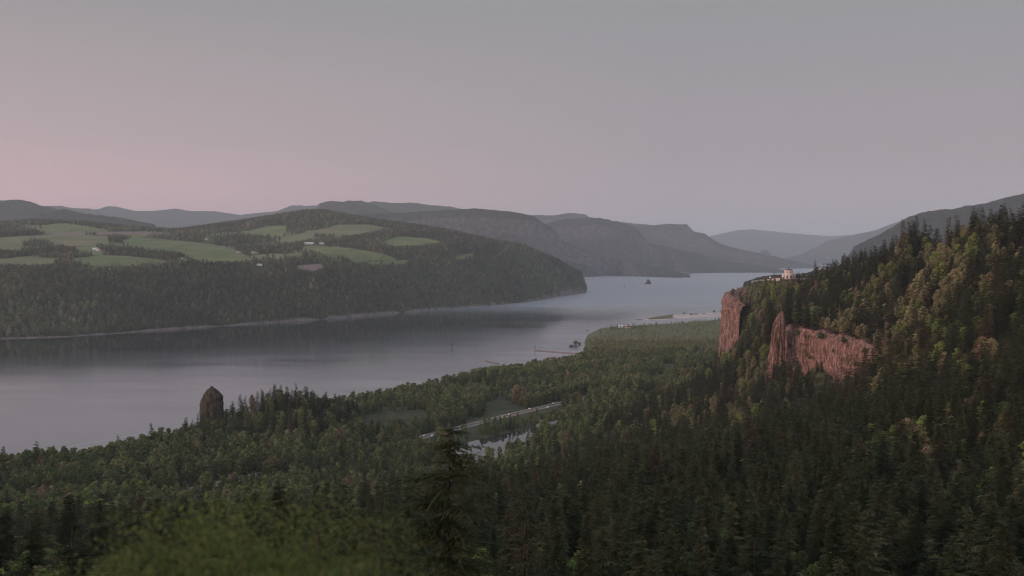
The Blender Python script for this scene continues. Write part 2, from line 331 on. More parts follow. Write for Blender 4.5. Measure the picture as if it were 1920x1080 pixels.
for px, D, z in ((1350, 1765, 40), (1370, 1745, 52), (1335, 1760, 16), (1390, 1725, 80), (1338, 1880, 10), (1345, 1960, 10), (1360, 1790, 70), (1410, 1680, 88)): gpts.append(((px - 960) / F * D, D, z))
for px, D in ((1325, 1700), (1325, 1850), (1335, 1980), (1380, 2120), (1480, 2150), (1600, 2250)): gpts.append(((px - 960) / F * D, D, 12.0))
for px, D, z in ((1620, 1650, 205), (1750, 1400, 212), (1900, 1250, 215), (1700, 1900, 150), (1900, 1800, 150), (2200, 1500, 200), (2100, 1150, 225)): gpts.append(((px - 960) / F * D, D, z))
near_mq = MQ([(x / (y + 300), math.log(y + 300)) for x, y, z in gpts], [z for *_, z in gpts], .035)
def near_h(x, y):
    x = np.asarray(x, float); y = np.asarray(y, float)
    z = near_mq(x / (y + 300), np.log(np.maximum(y + 300, 60)))
    slope = np.clip((z - 15) / 60, 0, 1) * np.clip((y - 60) / 200, 0, 1) * (1 - .95 * np.exp(-((x - 480) ** 2 + (y - 1870) ** 2) / 170 ** 2)) * np.clip((1250 - np.abs(y)) / 300, .45, 1)
    z = z + slope * (14 * (ridged(x / 210, y / 210, 3) - .55) + 4 * fbm(x / 45, y / 45, 9))
    kn = 30 * np.exp(-((x + 330) / 105) ** 2 - ((y - 1480) / 65) ** 2) + 12 * np.exp(-((x + 270) / 160) ** 2 - ((y - 1440) / 80) ** 2); flat = 5.5 + 1.6 * fbm(x / 120, y / 120, 21) + kn
    z = np.where((z < 14) & (y > 700), np.maximum(z * .25 + flat * .75, 3.2), z); z = np.where(y > 1250, np.maximum(z, flat * (kn > 1)), z)
    vp = 960 + F * x / y; cap_ = np.minimum(211.3 - np.maximum(0, 1885 - y) * .13, 188 + np.maximum(vp - 1366, -60) * .5)
    z = np.where((y > 1690) & (y < 2030) & (vp > 1340) & (vp < 1528), np.minimum(z, cap_), z)
    pd = -sdist(x, y, pond); z = np.minimum(z, 2.0 + np.maximum(pd, 0) * .12 + np.maximum(pd - 30, 0) * 2 + np.where(pd < 0, -3, 0))
    d = dist_line(x, y, highway); w = np.clip((34 - d) / 14, 0, 1); z = np.where(z < 40, z * (1 - w) + 7.9 * w, z)
    sd = sdist(x, y, near_land)
    return np.clip(np.minimum(z, sd * .10 + .2 + np.maximum(sd - 60, 0) * 2), -6, None)

def cliff_line(rows):
    P = [at_depth(px, yt, D) for px, D, yt in rows]; B = None
    return P
class Cliff:
    def __init__(s, rows, zbot, depth, batter=3.0, seed=0, amp=3.0):
        s.P = [np.array(at_depth(px, yt, D)) for px, D, yt in rows]; s.zbot = zbot; s.depth = depth; s.batter = batter; s.seed = seed; s.amp = amp
        L = [0]
        for a, b in zip(s.P, s.P[1:]): L.append(L[-1] + math.hypot(*(b - a)[:2]))
        s.L = np.array(L)
        n = int(L[-1] / 1.6); t = np.linspace(0, L[-1], n)
        X, Y, Z = (np.interp(t, s.L, [p[k] for p in s.P]) for k in range(3))
        k = np.ones(9) / 9
        Xs, Ys = (np.convolve(np.pad(a, 4, mode='edge'), k, 'valid') for a in (X, Y))
        tx, ty = np.gradient(Xs), np.gradient(Ys); l = np.hypot(tx, ty); s.nx, s.ny = ty / l, -tx / l          # outward normal, to the right of travel
        s.X, s.Y, s.Z, s.t = Xs, Ys, Z + 3 * fbm(t / 9, t * 0, seed + 5), t
    def build(s, name, sign=1):
        nv = 70; V = []
        for j in range(nv):
            q = j / (nv - 1); z = s.zbot + (s.Z - s.zbot) * q
            big = ridged(s.t / 26, z / 150 + 3, s.seed, 2) * s.amp * 2.6; col = np.abs(vnoise(s.t / 3.2, z / 40, s.seed + 9) - .5) * -3.2
            led = fbm(s.t / 14, z / 8, s.seed + 2, 3) * 2.6
            off = s.batter * (1 - q) ** 1.4 + big + col + led - (6 * max(0, q - .93) / .07)
            V.append(np.stack([s.X + sign * s.nx * off, s.Y + sign * s.ny * off, z], 1))
        for back in (4, 12, 25, 45, s.depth):
            V.append(np.stack([s.X - sign * s.nx * (back + 2), s.Y - sign * s.ny * (back + 2), s.Z + back * .03 + fbm(s.t / 8, s.t * 0 + back, s.seed)], 1))
        n = len(s.t); me = mesh_of(name, np.concatenate(V), grid_faces(n, nv + 5), M['cliff'], True)
        s.sign = sign; return struct(obj(name, me))
    def cap(s, x, y):                # height of the ledge behind the face, else -inf; and distance in front of the face
        out = np.full(np.shape(x), -1e9); front = np.full(np.shape(x), 1e9)
        if len(x) == 0: return out, front
        m = (x > s.X.min() - 120) & (x < s.X.max() + 120) & (y > s.Y.min() - 120) & (y < s.Y.max() + 120)
        xi, yi = x[m], y[m]; st = slice(None, None, 6)
        if len(xi):
            d2 = (xi[:, None] - s.X[None, st]) ** 2 + (yi[:, None] - s.Y[None, st]) ** 2; k = d2.argmin(1)
            nx, ny = s.sign * s.nx[st][k], s.sign * s.ny[st][k]; dn = (xi - s.X[st][k]) * nx + (yi - s.Y[st][k]) * ny; d = np.sqrt(d2.min(1))
            beh = (dn < -1) & (dn > -s.depth) & (d < -dn + 3)
            out[m] = np.where(beh, s.Z[st][k] - dn * .03, -1e9); front[m] = np.where((dn >= -1) & (d < dn + 12), dn, 1e9)
        return out, front
CA = Cliff([(1468, 1262, 612), (1480, 1250, 607), (1500, 1232, 611), (1522, 1212, 619), (1548, 1192, 624), (1578, 1170, 629), (1602, 1150, 634), (1628, 1128, 646), (1655, 1100, 662)], 60, 70, 4, 1)
CB = Cliff([(1393, 1788, 572), (1384, 1800, 564), (1378, 1808, 560), (1368, 1825, 554), (1361, 1870, 551), (1364, 1930, 548), (1385, 1990, 540), (1430, 2030, 532)], 20, 75, 13, 31, 3.5)
CA.build('cliff', 1); CB.build('cliff', -1)
def ground(x, y):
    z = near_h(x, y)
    for c in (CA, CB): z = np.maximum(z, c.cap(x, y)[0])
    return z

def near_terrain():
    nu, nl = 560, 540
    U, Lg = np.meshgrid(np.linspace(-1.0, 1.0, nu), np.linspace(math.log(240), math.log(5600), nl))
    Y = np.exp(Lg) - 300; X = U * (Y + 300); Z = near_h(X.ravel(), Y.ravel()).reshape(X.shape)
    V = np.stack([X, Y, Z], 2).reshape(-1, 3); Fc = grid_faces(nu, nl)
    c = V[Fc].mean(1); cx, cy, cz = c.T
    ppx, ppy = to_px(cx, cy, cz)
    scrub = (cy > 2650) & (cz < 12)
    low = (cz < 14) & (cy > 800)
    clear = np.zeros(len(Fc), bool)
    for p in clearings: clear |= in_poly(ppx, ppy, p)
    clear |= dist_line(cx, cy, highway) < 34
    g = low & clear & ~scrub
    # one sheet for the land, with meadow grass and scrub as materials of its own faces
    idx = np.zeros(len(Fc), int); idx[g] = 1; idx[scrub] = 2
    me = mesh_of('ground', V, Fc, [M['floor'], M['grass'], M['scrub']], True, idx)
    struct(obj('ground', me))
    # horizon angle seen from the camera for culling
    el = (Z - H) / np.maximum(Y, 5); el[Y < 20] = -9
    hor = np.maximum.accumulate(el, 0)
    return (U[0], Lg[:, 0], hor, nu, nl)
clearings = [[(680, 778), (740, 770), (795, 768), (810, 785), (790, 808), (665, 815)],
             [(908, 756), (925, 750), (955, 750), (985, 766), (1040, 756), (1040, 762), (940, 792), (905, 800)],
             [(865, 800), (960, 776), (1040, 758), (1060, 790), (1045, 812), (1010, 806), (960, 818), (880, 834), (850, 840), (845, 815)],
             [(1215, 705), (1245, 700), (1250, 716), (1215, 724)], [(1242, 684), (1270, 682), (1275, 706), (1240, 704)],
             [(188, 955), (206, 952), (212, 976), (186, 980)], 
             [(785, 822), (812, 812), (820, 845), (785, 850)]]
NEARHOR = near_terrain()

# ------------------------------------------------------------------ highway, pond, lot
def offset_line(pts, off):
    P = np.array(pts); t = np.gradient(P, axis=0); t /= np.linalg.norm(t, axis=1)[:, None]; return P + off * np.stack([t[:, 1], -t[:, 0]], 1)
def resample(pts, step):
    P = np.array(pts, float); L = np.concatenate([[0], np.cumsum(np.linalg.norm(np.diff(P, axis=0), axis=1))]); t = np.arange(0, L[-1], step)
    Q = np.stack([np.interp(t, L, P[:, k]) for k in range(P.shape[1])], 1)
    k = np.ones(7) / 7; return np.stack([np.convolve(np.pad(Q[:, i], 3, mode='edge'), k, 'valid') for i in range(Q.shape[1])], 1)
HW = resample(highway, 12)
def ribbon(name, pts, a, b, z, m):
    A, B = offset_line(pts, a), offset_line(pts, b); n = len(A)
    V = np.concatenate([np.c_[A, np.full(n, z)], np.c_[B, np.full(n, z)]]); i = np.arange(n - 1)
    return mesh_of(name, V, np.stack([i, i + n, i + n + 1, i + 1], 1), m)
hwy = struct(obj('highway', ribbon('highway', HW, -10, -1.5, 8.25, M['concrete'])))
struct(obj('highway', ribbon('highway', HW, 1.5, 10, 8.25, M['concrete'])))
for off in (-9.6, -2.0, 2.0, 9.6): struct(obj('road_marking', ribbon('road_marking', HW, off - .15, off + .15, 8.256, M['paint'])))
mb = MB(); A = HW[::1]
for a, b in zip(A, A[1:]):
    d = (b - a) / np.linalg.norm(b - a); n = np.array([d[1], -d[0]]) * .3
    mb.prism([tuple(a - n), tuple(b - n), tuple(b + n), tuple(a + n)], 8.0, 9.1)
tag(obj('median_barrier', mb.mesh('median_barrier', M['concrete'])), 'long low concrete barrier between the two carriageways of the highway', 'barrier')
struct(obj('pond', mesh_of('pond', [(x, y, 2.6) for x, y in pond], [tuple(range(len(pond)))], M['pond'])))
lot = [on_level(*p, 6.6) for p in [(1005, 797), (1022, 790), (1048, 788), (1052, 794), (1030, 800), (1010, 803)]]
mb = MB(); mb.prism([(x, y) for x, y, z in lot], 5.0, 7.2); struct(obj('gravel_path', mb.mesh('gravel_path', M['gravel'])))

# ------------------------------------------------------------------ far bank
far_shore_px = [(-700, 690), (-250, 655), (0, 636), (120, 632), (200, 627), (400, 613), (600, 600), (750, 587), (850, 578), (950, 571), (1010, 564), (1045, 557), (1098, 549)]
far_shore = [on_level(px, py, 0)[:2] for px, py in far_shore_px]
far_shore += [((1101 - 960) / F * 7050, 7050), ((1088 - 960) / F * 7600, 7600), ((1060 - 960) / F * 8600, 8600), (300, 12000)]
far_land = far_shore + [(-9000, 12000), (-9000, far_shore[0][1])]
fc = [(-250, 590, 3550), (-250, 500, 4000), (-250, 440, 5600), (-250, 425, 7000), (0, 570, 3520), (0, 497, 3950), (200, 565, 3680), (200, 503, 4050), (400, 560, 3950), (400, 493, 4350),
      (0, 418, 6300), (85, 410, 6500), (200, 420, 6700), (300, 433, 6900), (400, 420, 7300), (500, 408, 7300), (560, 396, 7200), (600, 392, 7000), (640, 400, 6900), (700, 410, 6900), (760, 417, 6900), (850, 432, 6700), (920, 448, 6600),
      (560, 503, 4350), (620, 497, 4500), (600, 550, 4180), (750, 550, 4450), (750, 495, 4850), (860, 540, 4900), (860, 492, 5250), (950, 540, 5250), (950, 490, 5650), (950, 458, 6300), (1000, 530, 5650), (1000, 467, 6400), (1020, 480, 6500),
      (1040, 535, 6050), (1040, 498, 6600), (1060, 509, 6750), (1080, 514, 6850), (1093, 521, 6930), (1070, 535, 6500)]
fg = [(x, y, z - 17) for x, y, z in (at_depth(*c) for c in fc)]
fg += [at_depth(*c) for c in [(0, 480, 4450), (0, 460, 4900), (0, 443, 5400), (100, 494, 4150), (100, 470, 4800), (100, 436, 5900), (200, 497, 4150), (200, 480, 4500), (200, 460, 4950), (200, 443, 5500), (300, 494, 4300), (300, 475, 4850), (300, 455, 5600),
                             (400, 487, 4550), (400, 470, 5000), (400, 455, 5500), (480, 478, 4950), (480, 443, 6100), (520, 425, 6600), (560, 450, 5800), (560, 470, 5100), (620, 492, 4600), (650, 487, 4750), (650, 465, 5250), (650, 442, 5900), (650, 422, 6450), (740, 487, 4900), (740, 458, 5600), (740, 432, 6400), (800, 447, 6000), (870, 480, 5400)]]
fg += [(u * D, D, z) for u, D, z in [(-.6, 9000, 150), (-.4, 9000, 150), (-.2, 9000, 200), (-.1, 9000, 200), (0, 8600, 60), (-.5, 11500, 50), (-.2, 11500, 50), (.03, 8000, 10), (.05, 7600, 8), (0, 7700, 150), (-.05, 8000, 200)]]
for px, py in far_shore_px[1:]:
    x, y, z = on_level(px, py); fg.append((x, y, 1.0)); fg.append((x * 1.01, y * 1.01 + 12, 6.0))
far_mq = MQ([(x / y, math.log(y)) for x, y, z in fg], [z for *_, z in fg], .012)
def far_h(x, y):
    z = far_mq(x / y, np.log(y)); sd = sdist(x, y, far_land)
    steep = np.clip(sd / 150, 0, 1) * np.clip((1000 - sd) / 500, .15, 1)
    z = z + steep * (44 * (ridged(x / 380 + y / 900, y / 700, 41) - .55) + 7 * fbm(x / 70, y / 70, 43))
    cape = np.clip((x + 150) / 400, 0, 1) * np.clip((y - 5500) / 900, 0, 1); z = np.where(sd > 0, z + cape * 30 * np.clip(1 - np.abs(sd - 40) / 60, 0, 1), z)
    return np.clip(np.minimum(z, .2 + sd * (.9 + 2.6 * cape)), -6, None)
fields = [  # pixel outlines, material
    ([(68, 433), (95, 421), (130, 421), (170, 426), (205, 431), (200, 434), (120, 437), (72, 437)], 'field_green'),
    ([(-200, 452), (0, 445), (80, 441), (195, 442), (205, 448), (170, 458), (145, 461), (128, 461), (100, 458), (60, 449), (45, 454), (38, 468), (-200, 470)], 'field_olive'),
    ([(140, 462), (178, 463), (210, 477), (150, 479), (143, 472)], 'field_green'),
    ([(-40, 486), (25, 484), (92, 483), (104, 493), (70, 497), (20, 496), (-40, 497)], 'field_olive'),
    ([(133, 485), (190, 478), (240, 480), (315, 488), (300, 497), (230, 499), (175, 500), (150, 492)], 'field_green'),
    ([(250, 444), (320, 450), (400, 458), (440, 468), (462, 480), (475, 487), (400, 490), (368, 487), (330, 478), (300, 472), (270, 462), (228, 453)], 'field_green'),
    ([(443, 437), (500, 424), (540, 423), (534, 433), (517, 441), (500, 445), (470, 443)], 'field_green'),
    ([(520, 448), (568, 437), (612, 428), (632, 421), (690, 421), (742, 430), (700, 434), (672, 438), (655, 441), (610, 435), (575, 449), (540, 453)], 'field_olive'),
    ([(570, 463), (600, 461), (655, 465), (705, 473), (748, 485), (735, 489), (690, 489), (670, 493), (650, 483), (628, 472), (600, 469)], 'field_green'),
    ([(715, 454), (748, 443), (800, 447), (830, 454), (785, 459), (740, 461)], 'field_green'),
    ([(685, 491), (768, 487), (758, 494), (735, 496), (695, 496)], 'field_green'),
    ([(852, 482), (888, 474), (884, 484), (862, 487)], 'field_green'),
    ([(553, 498), (600, 494), (607, 501), (592, 508), (563, 505)], 'field_brown'),
    ([(100, 436), (240, 434), (330, 437), (330, 441), (240, 439), (100, 441)], 'field_brown')]
def far_terrain():
    nu, nl = 900, 430
    U, Lg = np.meshgrid(np.linspace(-.68, .085, nu), np.linspace(math.log(2950), math.log(11000), nl))
    Y = np.exp(Lg); X = U * Y; Z = far_h(X.ravel(), Y.ravel()).reshape(X.shape)
    V = np.stack([X, Y, Z], 2).reshape(-1, 3); Fc = grid_faces(nu, nl); c = V[Fc].mean(1); ppx, ppy = to_px(*c.T)
    cls = np.full(len(Fc), -1)
    inland = c[:, 2] > 100
    for k, (poly, m) in enumerate(fields): cls[in_poly(ppx, ppy, poly) & inland] = k
    sd = sdist(c[:, 0], c[:, 1], far_land); shore = (sd < 11 + 14 * fbm(c[:, 0] / 130, c[:, 1] / 130, 5)) & (sd > -30)
    base = cls < 0; pl = (ppy < 492) & (ppx < 640) & inland & (c[:, 1] < 6500) & (fbm(c[:, 0] / 140, c[:, 1] / 200, 81, 3) < -.02)
    me = mesh_of('hillside', V, Fc[base], [M['floor'], M['shore'], M['field_olive'], M['field_green']], True, np.where(shore, 1, np.where(pl, 2 + (fbm(c[:, 0] / 300, c[:, 1] / 300, 88, 2) > 0), 0))[base]); struct(obj('hillside', me))
    for k, (poly, m) in enumerate(fields):
        f = Fc[cls == k]
        if len(f) == 0: continue
        u, inv = np.unique(f, return_inverse=True); struct(obj('field', mesh_of('field', V[u], inv.reshape(f.shape), M[m], True)))
    el = (Z - H) / Y; el[Z < 2] = -9
    return (U[0], Lg[:, 0], np.maximum.accumulate(el, 0), nu, nl)
FARHOR = far_terrain()
print('terrain', round(time.time() - T0, 1))

# ------------------------------------------------------------------ distant mountains
def interp_px(pts, q): return np.interp(q, [p[0] for p in pts], [p[1] for p in pts])
def mountain(name, sil, D, base, front, prof, seed, amp=40, m='mountain', nu=420, nv=70, extra=60, trees=5):
    """sil: ridge pixels; D: ridge distance (number or pixel list); base: z of the front foot; front: distance of the front foot (number or list)"""
    p0, p1 = sil[0][0] - extra, sil[-1][0] + extra
    px = np.linspace(p0, p1, nu); py = interp_px(sil, px); Dr = interp_px(D, px) if isinstance(D, list) else np.full(nu, float(D)); Df = interp_px(front, px) if isinstance(front, list) else np.full(nu, float(front))
    u = (px - 960) / F; zr = H + (472 - py) / F * Dr
    fade = np.clip(np.minimum(px - p0, p1 - px) / extra, 0, 1); zr = zr * fade ** .7 - 20 * (1 - fade)
    ts = np.concatenate([np.linspace(0, 1, nv), 1 + np.linspace(.04, .8, 14)]); V = []
    for t in ts:
        if t <= 1:
            d = Df + (Dr - Df) * t; q = np.interp(t, [a for a, b in prof], [b for a, b in prof]); z = base + (zr - base) * q
        else:
            d = Dr + (Dr - Df + 400) * (t - 1); z = base + (zr - base) * max(0, 1 - (t - 1) * 1.3)
        x = u * d; w = min(1, t * 6) * min(1, abs(1 - t) * 7)
        z = z + w * fade * amp * 3.0 * (ridged(x / (amp * 22) + seed, d / (amp * 30), seed, 5) - .62) + fade * trees * 2.2 * fbm(x / 60, d / 80, seed + 8, 4) * min(1, t * 8)
        V.append(np.stack([x, d, np.maximum(z, -6)], 1))
    struct(obj(name, mesh_of(name, np.concatenate(V), grid_faces(nu, len(ts)), M[m], True)))
CL = [(0, 0), (.25, .1), (.5, .26), (.7, .42), (.8, .62), (.88, .88), (1, 1)]
RO = [(0, 0), (.2, .22), (.5, .55), (.8, .87), (1, 1)]
mountain('mountain', [(1300, 452), (1335, 442), (1380, 432), (1410, 430), (1440, 433), (1500, 439), (1560, 443), (1600, 440), (1700, 436)], 32000, 0, 29500, RO, 3, 60)
mountain('mountain', [(1500, 478), (1550, 452), (1600, 440), (1640, 432), (1660, 424), (1700, 410), (1800, 400)], 23000, 0, 21000, RO, 5, 60)
mountain('mountain', [(1600, 462), (1625, 451), (1650, 438), (1680, 420), (1705, 405), (1740, 396), (1780, 392), (1850, 380), (1900, 367), (1980, 350), (2100, 330), (2300, 330)], 8600, 0, 6300, [(0, 0), (.3, .3), (.55, .55), (.7, .78), (.85, .9), (1, 1)], 7, 30, 'mountain_rocky', extra=30)
mountain('mountain', [(960, 420), (1000, 403), (1040, 404), (1066, 399), (1098, 402), (1108, 411), (1180, 418), (1260, 425), (1300, 440)], 19000, 0, 17500, CL, 11, 60)
mountain('mountain', [(1150, 430), (1190, 424), (1225, 423), (1250, 420), (1288, 421), (1300, 434), (1322, 438), (1335, 449), (1350, 456), (1372, 464), (1400, 470), (1440, 478), (1480, 487), (1510, 494)], 17000, 0, [(1150, 14500), (1300, 16200), (1550, 16300)], CL, 13, 45)
mountain('mountain', [(1000, 430), (1045, 413), (1068, 410), (1112, 408), (1130, 410), (1165, 417), (1190, 425), (1204, 440), (1214, 455), (1250, 462), (1300, 474), (1345, 486), (1400, 494), (1420, 497)], 14000, 0, [(1000, 12000), (1200, 12800), (1300, 15800), (1420, 15500)], CL, 17, 42, 'mountain')
mountain('mountain', [(560, 405), (650, 402), (740, 400), (820, 395), (880, 391), (950, 395), (980, 400), (1000, 405), (1015, 416), (1035, 427), (1046, 438), (1052, 450), (1090, 466), (1140, 480), (1200, 494), (1240, 503)], 11500, 0, [(560, 9600), (1000, 10200), (1100, 11000), (1260, 12900)], CL, 19, 38, 'mountain_rocky')
mountain('mountain', [(600, 381), (622, 377), (640, 379), (655, 376), (680, 377), (700, 384), (740, 398), (800, 410)], 14500, 0, 12500, RO, 23, 50)
mountain('mountain', [(660, 384), (700, 378), (745, 381), (775, 380), (800, 384), (850, 388), (880, 396), (960, 410)], 17500, 0, 15500, RO, 29, 50)
mountain('mountain', [(-200, 380), (0, 376), (45, 375), (75, 384), (120, 395), (165, 404), (240, 412), (290, 420)], 12500, 0, 10500, RO, 31, 45)
mountain('mountain', [(60, 408), (100, 396), (125, 392), (160, 401), (200, 405), (240, 410), (290, 421)], 10800, 60, 9800, RO, 37, 30)
mountain('mountain', [(40, 392), (80, 387), (118, 386), (140, 391), (170, 391), (200, 402), (240, 410)], 20500, 0, 18000, RO, 41, 50)
mountain('mountain', [(140, 396), (185, 392), (202, 387), (218, 387), (255, 396), (300, 395), (330, 391), (360, 396), (400, 396), (450, 403), (470, 401), (520, 396), (548, 385), (575, 386), (620, 384), (700, 390)], 22500, 0, 19500, RO, 43, 60)
mountain('hill', [(1395, 528), (1425, 520), (1445, 516), (1470, 516), (1500, 514), (1520, 509), (1545, 508), (1600, 505), (1700, 500)], 4600, 0, 4150, RO, 47, 14, 'mountain', extra=12)
# monolith standing at the far end of the gorge
mb = MB(); x, y, z = on_level(1433, 489); sc_ = y / F
pts = []
prof = [(1.0, 0), (.95, 6), (.9, 12), (.84, 18), (.72, 22.5), (.45, 25.5), (.15, 26.5)]
n = 28; V = []
for r, h in prof:
    for i in range(n):
        a = 2 * math.pi * i / n; rr = r * 13.5 * (1 + .12 * math.sin(3 * a + 1) + .06 * math.sin(7 * a + h)); V.append((x + rr * math.cos(a) * sc_, 21000 + rr * math.sin(a) * sc_, (h + (1.2 * math.sin(5 * a) if h > 20 else 0)) * sc_ ))
V = [(vx * 21000 / y, vy, vz * 21000 / y) for vx, vy, vz in V]
Fc = [(j * n + i, j * n + (i + 1) % n, (j + 1) * n + (i + 1) % n, (j + 1) * n + i) for j in range(len(prof) - 1) for i in range(n)] + [tuple((len(prof) - 1) * n + i for i in range(n))]
tag(obj('rock_monolith', mesh_of('rock_monolith', V, Fc, M['mountain_rocky'])), 'hazy flat-topped rock standing alone at the far end of the gorge', 'rock')
print('mountains', round(time.time() - T0, 1))

# ------------------------------------------------------------------ tree shapes
def tube_path(V, Fc, pts, rad, n=5):
    o = len(V)
    for (p, r) in zip(pts, rad):
        for i in range(n): a = 2 * math.pi * i / n; V.append((p[0] + r * math.cos(a), p[1] + r * math.sin(a), p[2]))
    for j in range(len(pts) - 1):
        for i in range(n): Fc.append((o + j * n + i, o + j * n + (i + 1) % n, o + (j + 1) * n + (i + 1) % n, o + (j + 1) * n + i))
def conifer_shape(rng, h=30, rad=4.6, whorls=26, per=6, k=5, twig=1.25, base=.12, ragged=.25, sub=1, flat=0):
    """returns trunk (V,F), crown triangles (V array)"""
    V, Fc = [], []; lean = rng.uniform(-.02, .02, 2) * h
    tz = [0, .25, .5, .75, 1]; tube_path(V, Fc, [(lean[0] * t * t, lean[1] * t * t, h * t) for t in tz], [h * .010, h * .008, h * .006, h * .0035, h * .001], 6)
    T = []
    for w in range(whorls):
        q = (w + rng.uniform(-.3, .3)) / whorls; q = min(max(q, 0), 1); zc = h * (base + (1 - base) * (1 - (1 - q)))
        zc = h * (base + (1 - base) * q)
        prof = (1 - q) ** .68 * (1 if q > .12 else .65 + q * 2.9)
        if flat: prof = max(prof, .62 * (1 - ((q - .78) / .24) ** 2) if q > .55 else prof)
        for b in range(per):
            if rng.random() < ragged * .5: continue
            L = rad * prof * rng.uniform(1 - ragged * 1.3, 1 + ragged) + .25; az = rng.uniform(0, 2 * math.pi); z0 = zc + rng.uniform(-.5, .5) * h / whorls
            up = .35 * (q - .45) + rng.uniform(-.12, .12); ca, sa = math.cos(az), math.sin(az)
            cx, cy = lean[0] * (z0 / h) ** 2, lean[1] * (z0 / h) ** 2
            def P(t): return np.array([cx + ca * L * t, cy + sa * L * t, z0 + L * (up * t - .22 * t * t)])
            kk = max(2, int(round(k * (.45 + .55 * L / rad))))
            for s in range(kk):
                t0, t1 = s / kk, (s + 1) / kk; a, c = P(t0), P(min(1.08, t1 * 1.05)); wd = twig * .16 * (1.2 - t0)
                side = np.array([-sa, ca, 0]); T.append((a - side * wd, a + side * wd, c))
                for sg in (-1, 1):
                    tl = twig * (1.1 - .75 * t0) * rng.uniform(.7, 1.25) * min(1, .35 + L / rad)
                    dirv = side * sg * .8 + np.array([ca, sa, 0]) * .62 + np.array([0, 0, rng.uniform(-.35, .12)])
                    m0 = P(t0 + .4 / kk)
                    if sub <= 1:
                        T.append((m0, m0 + np.array([ca, sa, 0]) * tl * .45 + np.array([0, 0, .08]), m0 + dirv * tl))
                    else:
                        for r_ in range(sub):
                            f = r_ / sub; a2 = m0 + dirv * tl * f; jd = dirv * .6 + np.array([rng.uniform(-.6, .6), rng.uniform(-.6, .6), rng.uniform(-.5, .15)]); w2 = np.array([ca, sa, 0.1]) * tl * .13
                            T.append((a2 - w2, a2 + w2, a2 + jd * tl * .55))
    return (V, Fc), np.array(T).reshape(-1, 3)
def broad_shape(rng, h=20, rad=6, lobes=14, leaves=2200, size=.55, zlo=.22, elong=1.0, dead=False):
    V, Fc = [], []; tube_path(V, Fc, [(0, 0, 0), (.1, 0, h * .25), (0, .15, h * .5), (.1, .1, h * .8)], [h * .018, h * .014, h * .009, h * .003], 6)
    C = []
    for i in range(lobes):
        q = (i + .5) / lobes; z = h * (zlo + (1 - zlo - .1) * q); rr = rad * math.sqrt(max(.02, 1 - (2 * (q - .42)) ** 2 * .85)) if q > .42 else rad * (.6 + .9 * q)
        az = i * 2.4 + rng.uniform(-.5, .5); off = rr * rng.uniform(.35, .72) * (1 if q < .9 else .3)
        lr = rad * rng.uniform(.36, .56) * (1 - .25 * q); c = (off * math.cos(az), off * math.sin(az), min(z, h - lr * .8)); C.append((c, lr))
        tube_path(V, Fc, [(0, 0, max(h * .12, c[2] - off * .8 - 1)), (c[0] * .5, c[1] * .5, c[2] - off * .25 - .5), c], [h * .007, h * .005, h * .002], 4)
    tot = sum(l[1] ** 2 for l in C); T = []
    for c, lr in C:
        n = max(3, int(leaves * lr * lr / tot)); d = rng.normal(size=(n, 3)); d /= np.linalg.norm(d, axis=1)[:, None]; d[:, 2] = np.abs(d[:, 2]) * np.where(rng.random(n) < .25, -1, 1)
        p = np.array(c) + d * (lr * rng.uniform(.6, 1.1, n))[:, None] * np.array([1, 1, .85 * elong])
        nrm = d * .7 + rng.normal(size=(n, 3)) * .45; nrm /= np.linalg.norm(nrm, axis=1)[:, None]
        a = np.cross(nrm, rng.normal(size=(n, 3))); a /= np.linalg.norm(a, axis=1)[:, None]; b = np.cross(nrm, a); s = (size * rng.uniform(.6, 1.35, n))[:, None]
        T.append(np.stack([p - a * s, p + b * s * .75, p + a * s, p - b * s * .75], 1))
    return (V, Fc), np.concatenate(T).reshape(-1, 3)
def meshes_of_tree(kind, shape, fm):
    (tv, tf), cr = shape; k = 3 if kind == 'c' else 4
    cf = np.arange(len(cr)).reshape(-1, k); tm = mesh_of('trunk', tv, tf, M['bark'], True); cm = mesh_of('crown', cr, cf, M[fm])
    return tm, cm
def merged_tree(name, kind, shape, fm):
    (tv, tf), cr = shape; k = 3 if kind == 'c' else 4; nt = len(tv)
    faces = [tuple(f) for f in tf] + [tuple(range(nt + i * k, nt + i * k + k)) for i in range(len(cr) // k)]
    me = mesh_of(name, np.concatenate([np.array(tv), cr]), faces, [M['bark'], M[fm]], False, [0] * len(tf) + [1] * (len(cr) // k))
    return bpy.data.objects.new(name, me)          # source geometry only, never linked
rg = np.random.default_rng(5)
P1 = {'conifer': [meshes_of_tree('c', conifer_shape(rg, 30, r, w + 4, 10, 6, 2.0, b, rag * .8, 1), 'needle') for r, w, b, rag in ((5.6, 34, .03, .3), (6.6, 28, .03, .5), (4.4, 36, .04, .3), (6.2, 26, .10, .7), (5.2, 36, .03, .25), (7.4, 26, .05, .55), (5.0, 24, .2, .8))],
      'maple_tree': [meshes_of_tree('b', broad_shape(rg, 20, r, l, 3200, .46, z), 'leaf') for r, l, z in ((6, 15, .2), (7, 18, .15), (5.2, 13, .25), (6.5, 20, .1), (6.2, 12, .2))],
      'cottonwood': [meshes_of_tree('b', broad_shape(rg, 24, r, l, 1800, .6, z, 1.1), 'leaf') for r, l, z in ((6.0, 15, .08), (6.8, 17, .08), (5.0, 14, .06), (7.4, 18, .1))]}
P2 = {'conifer': [merged_tree('conifer_source', 'c', conifer_shape(rg, 30, r, 24, 9, 3, 2.6, .03, .22), 'needle') for r in (5.6, 6.2, 4.9, 5.8)],
      'maple_tree': [merged_tree('maple_source', 'b', broad_shape(rg, 20, r, 12, 520, .95, .12), 'leaf') for r in (6, 7, 5.4)],
      'cottonwood': [merged_tree('cottonwood_source', 'b', broad_shape(rg, 24, r, 12, 460, 1.1, .04, 1.1), 'leaf') for r in (6.2, 7.2, 5.2)]}
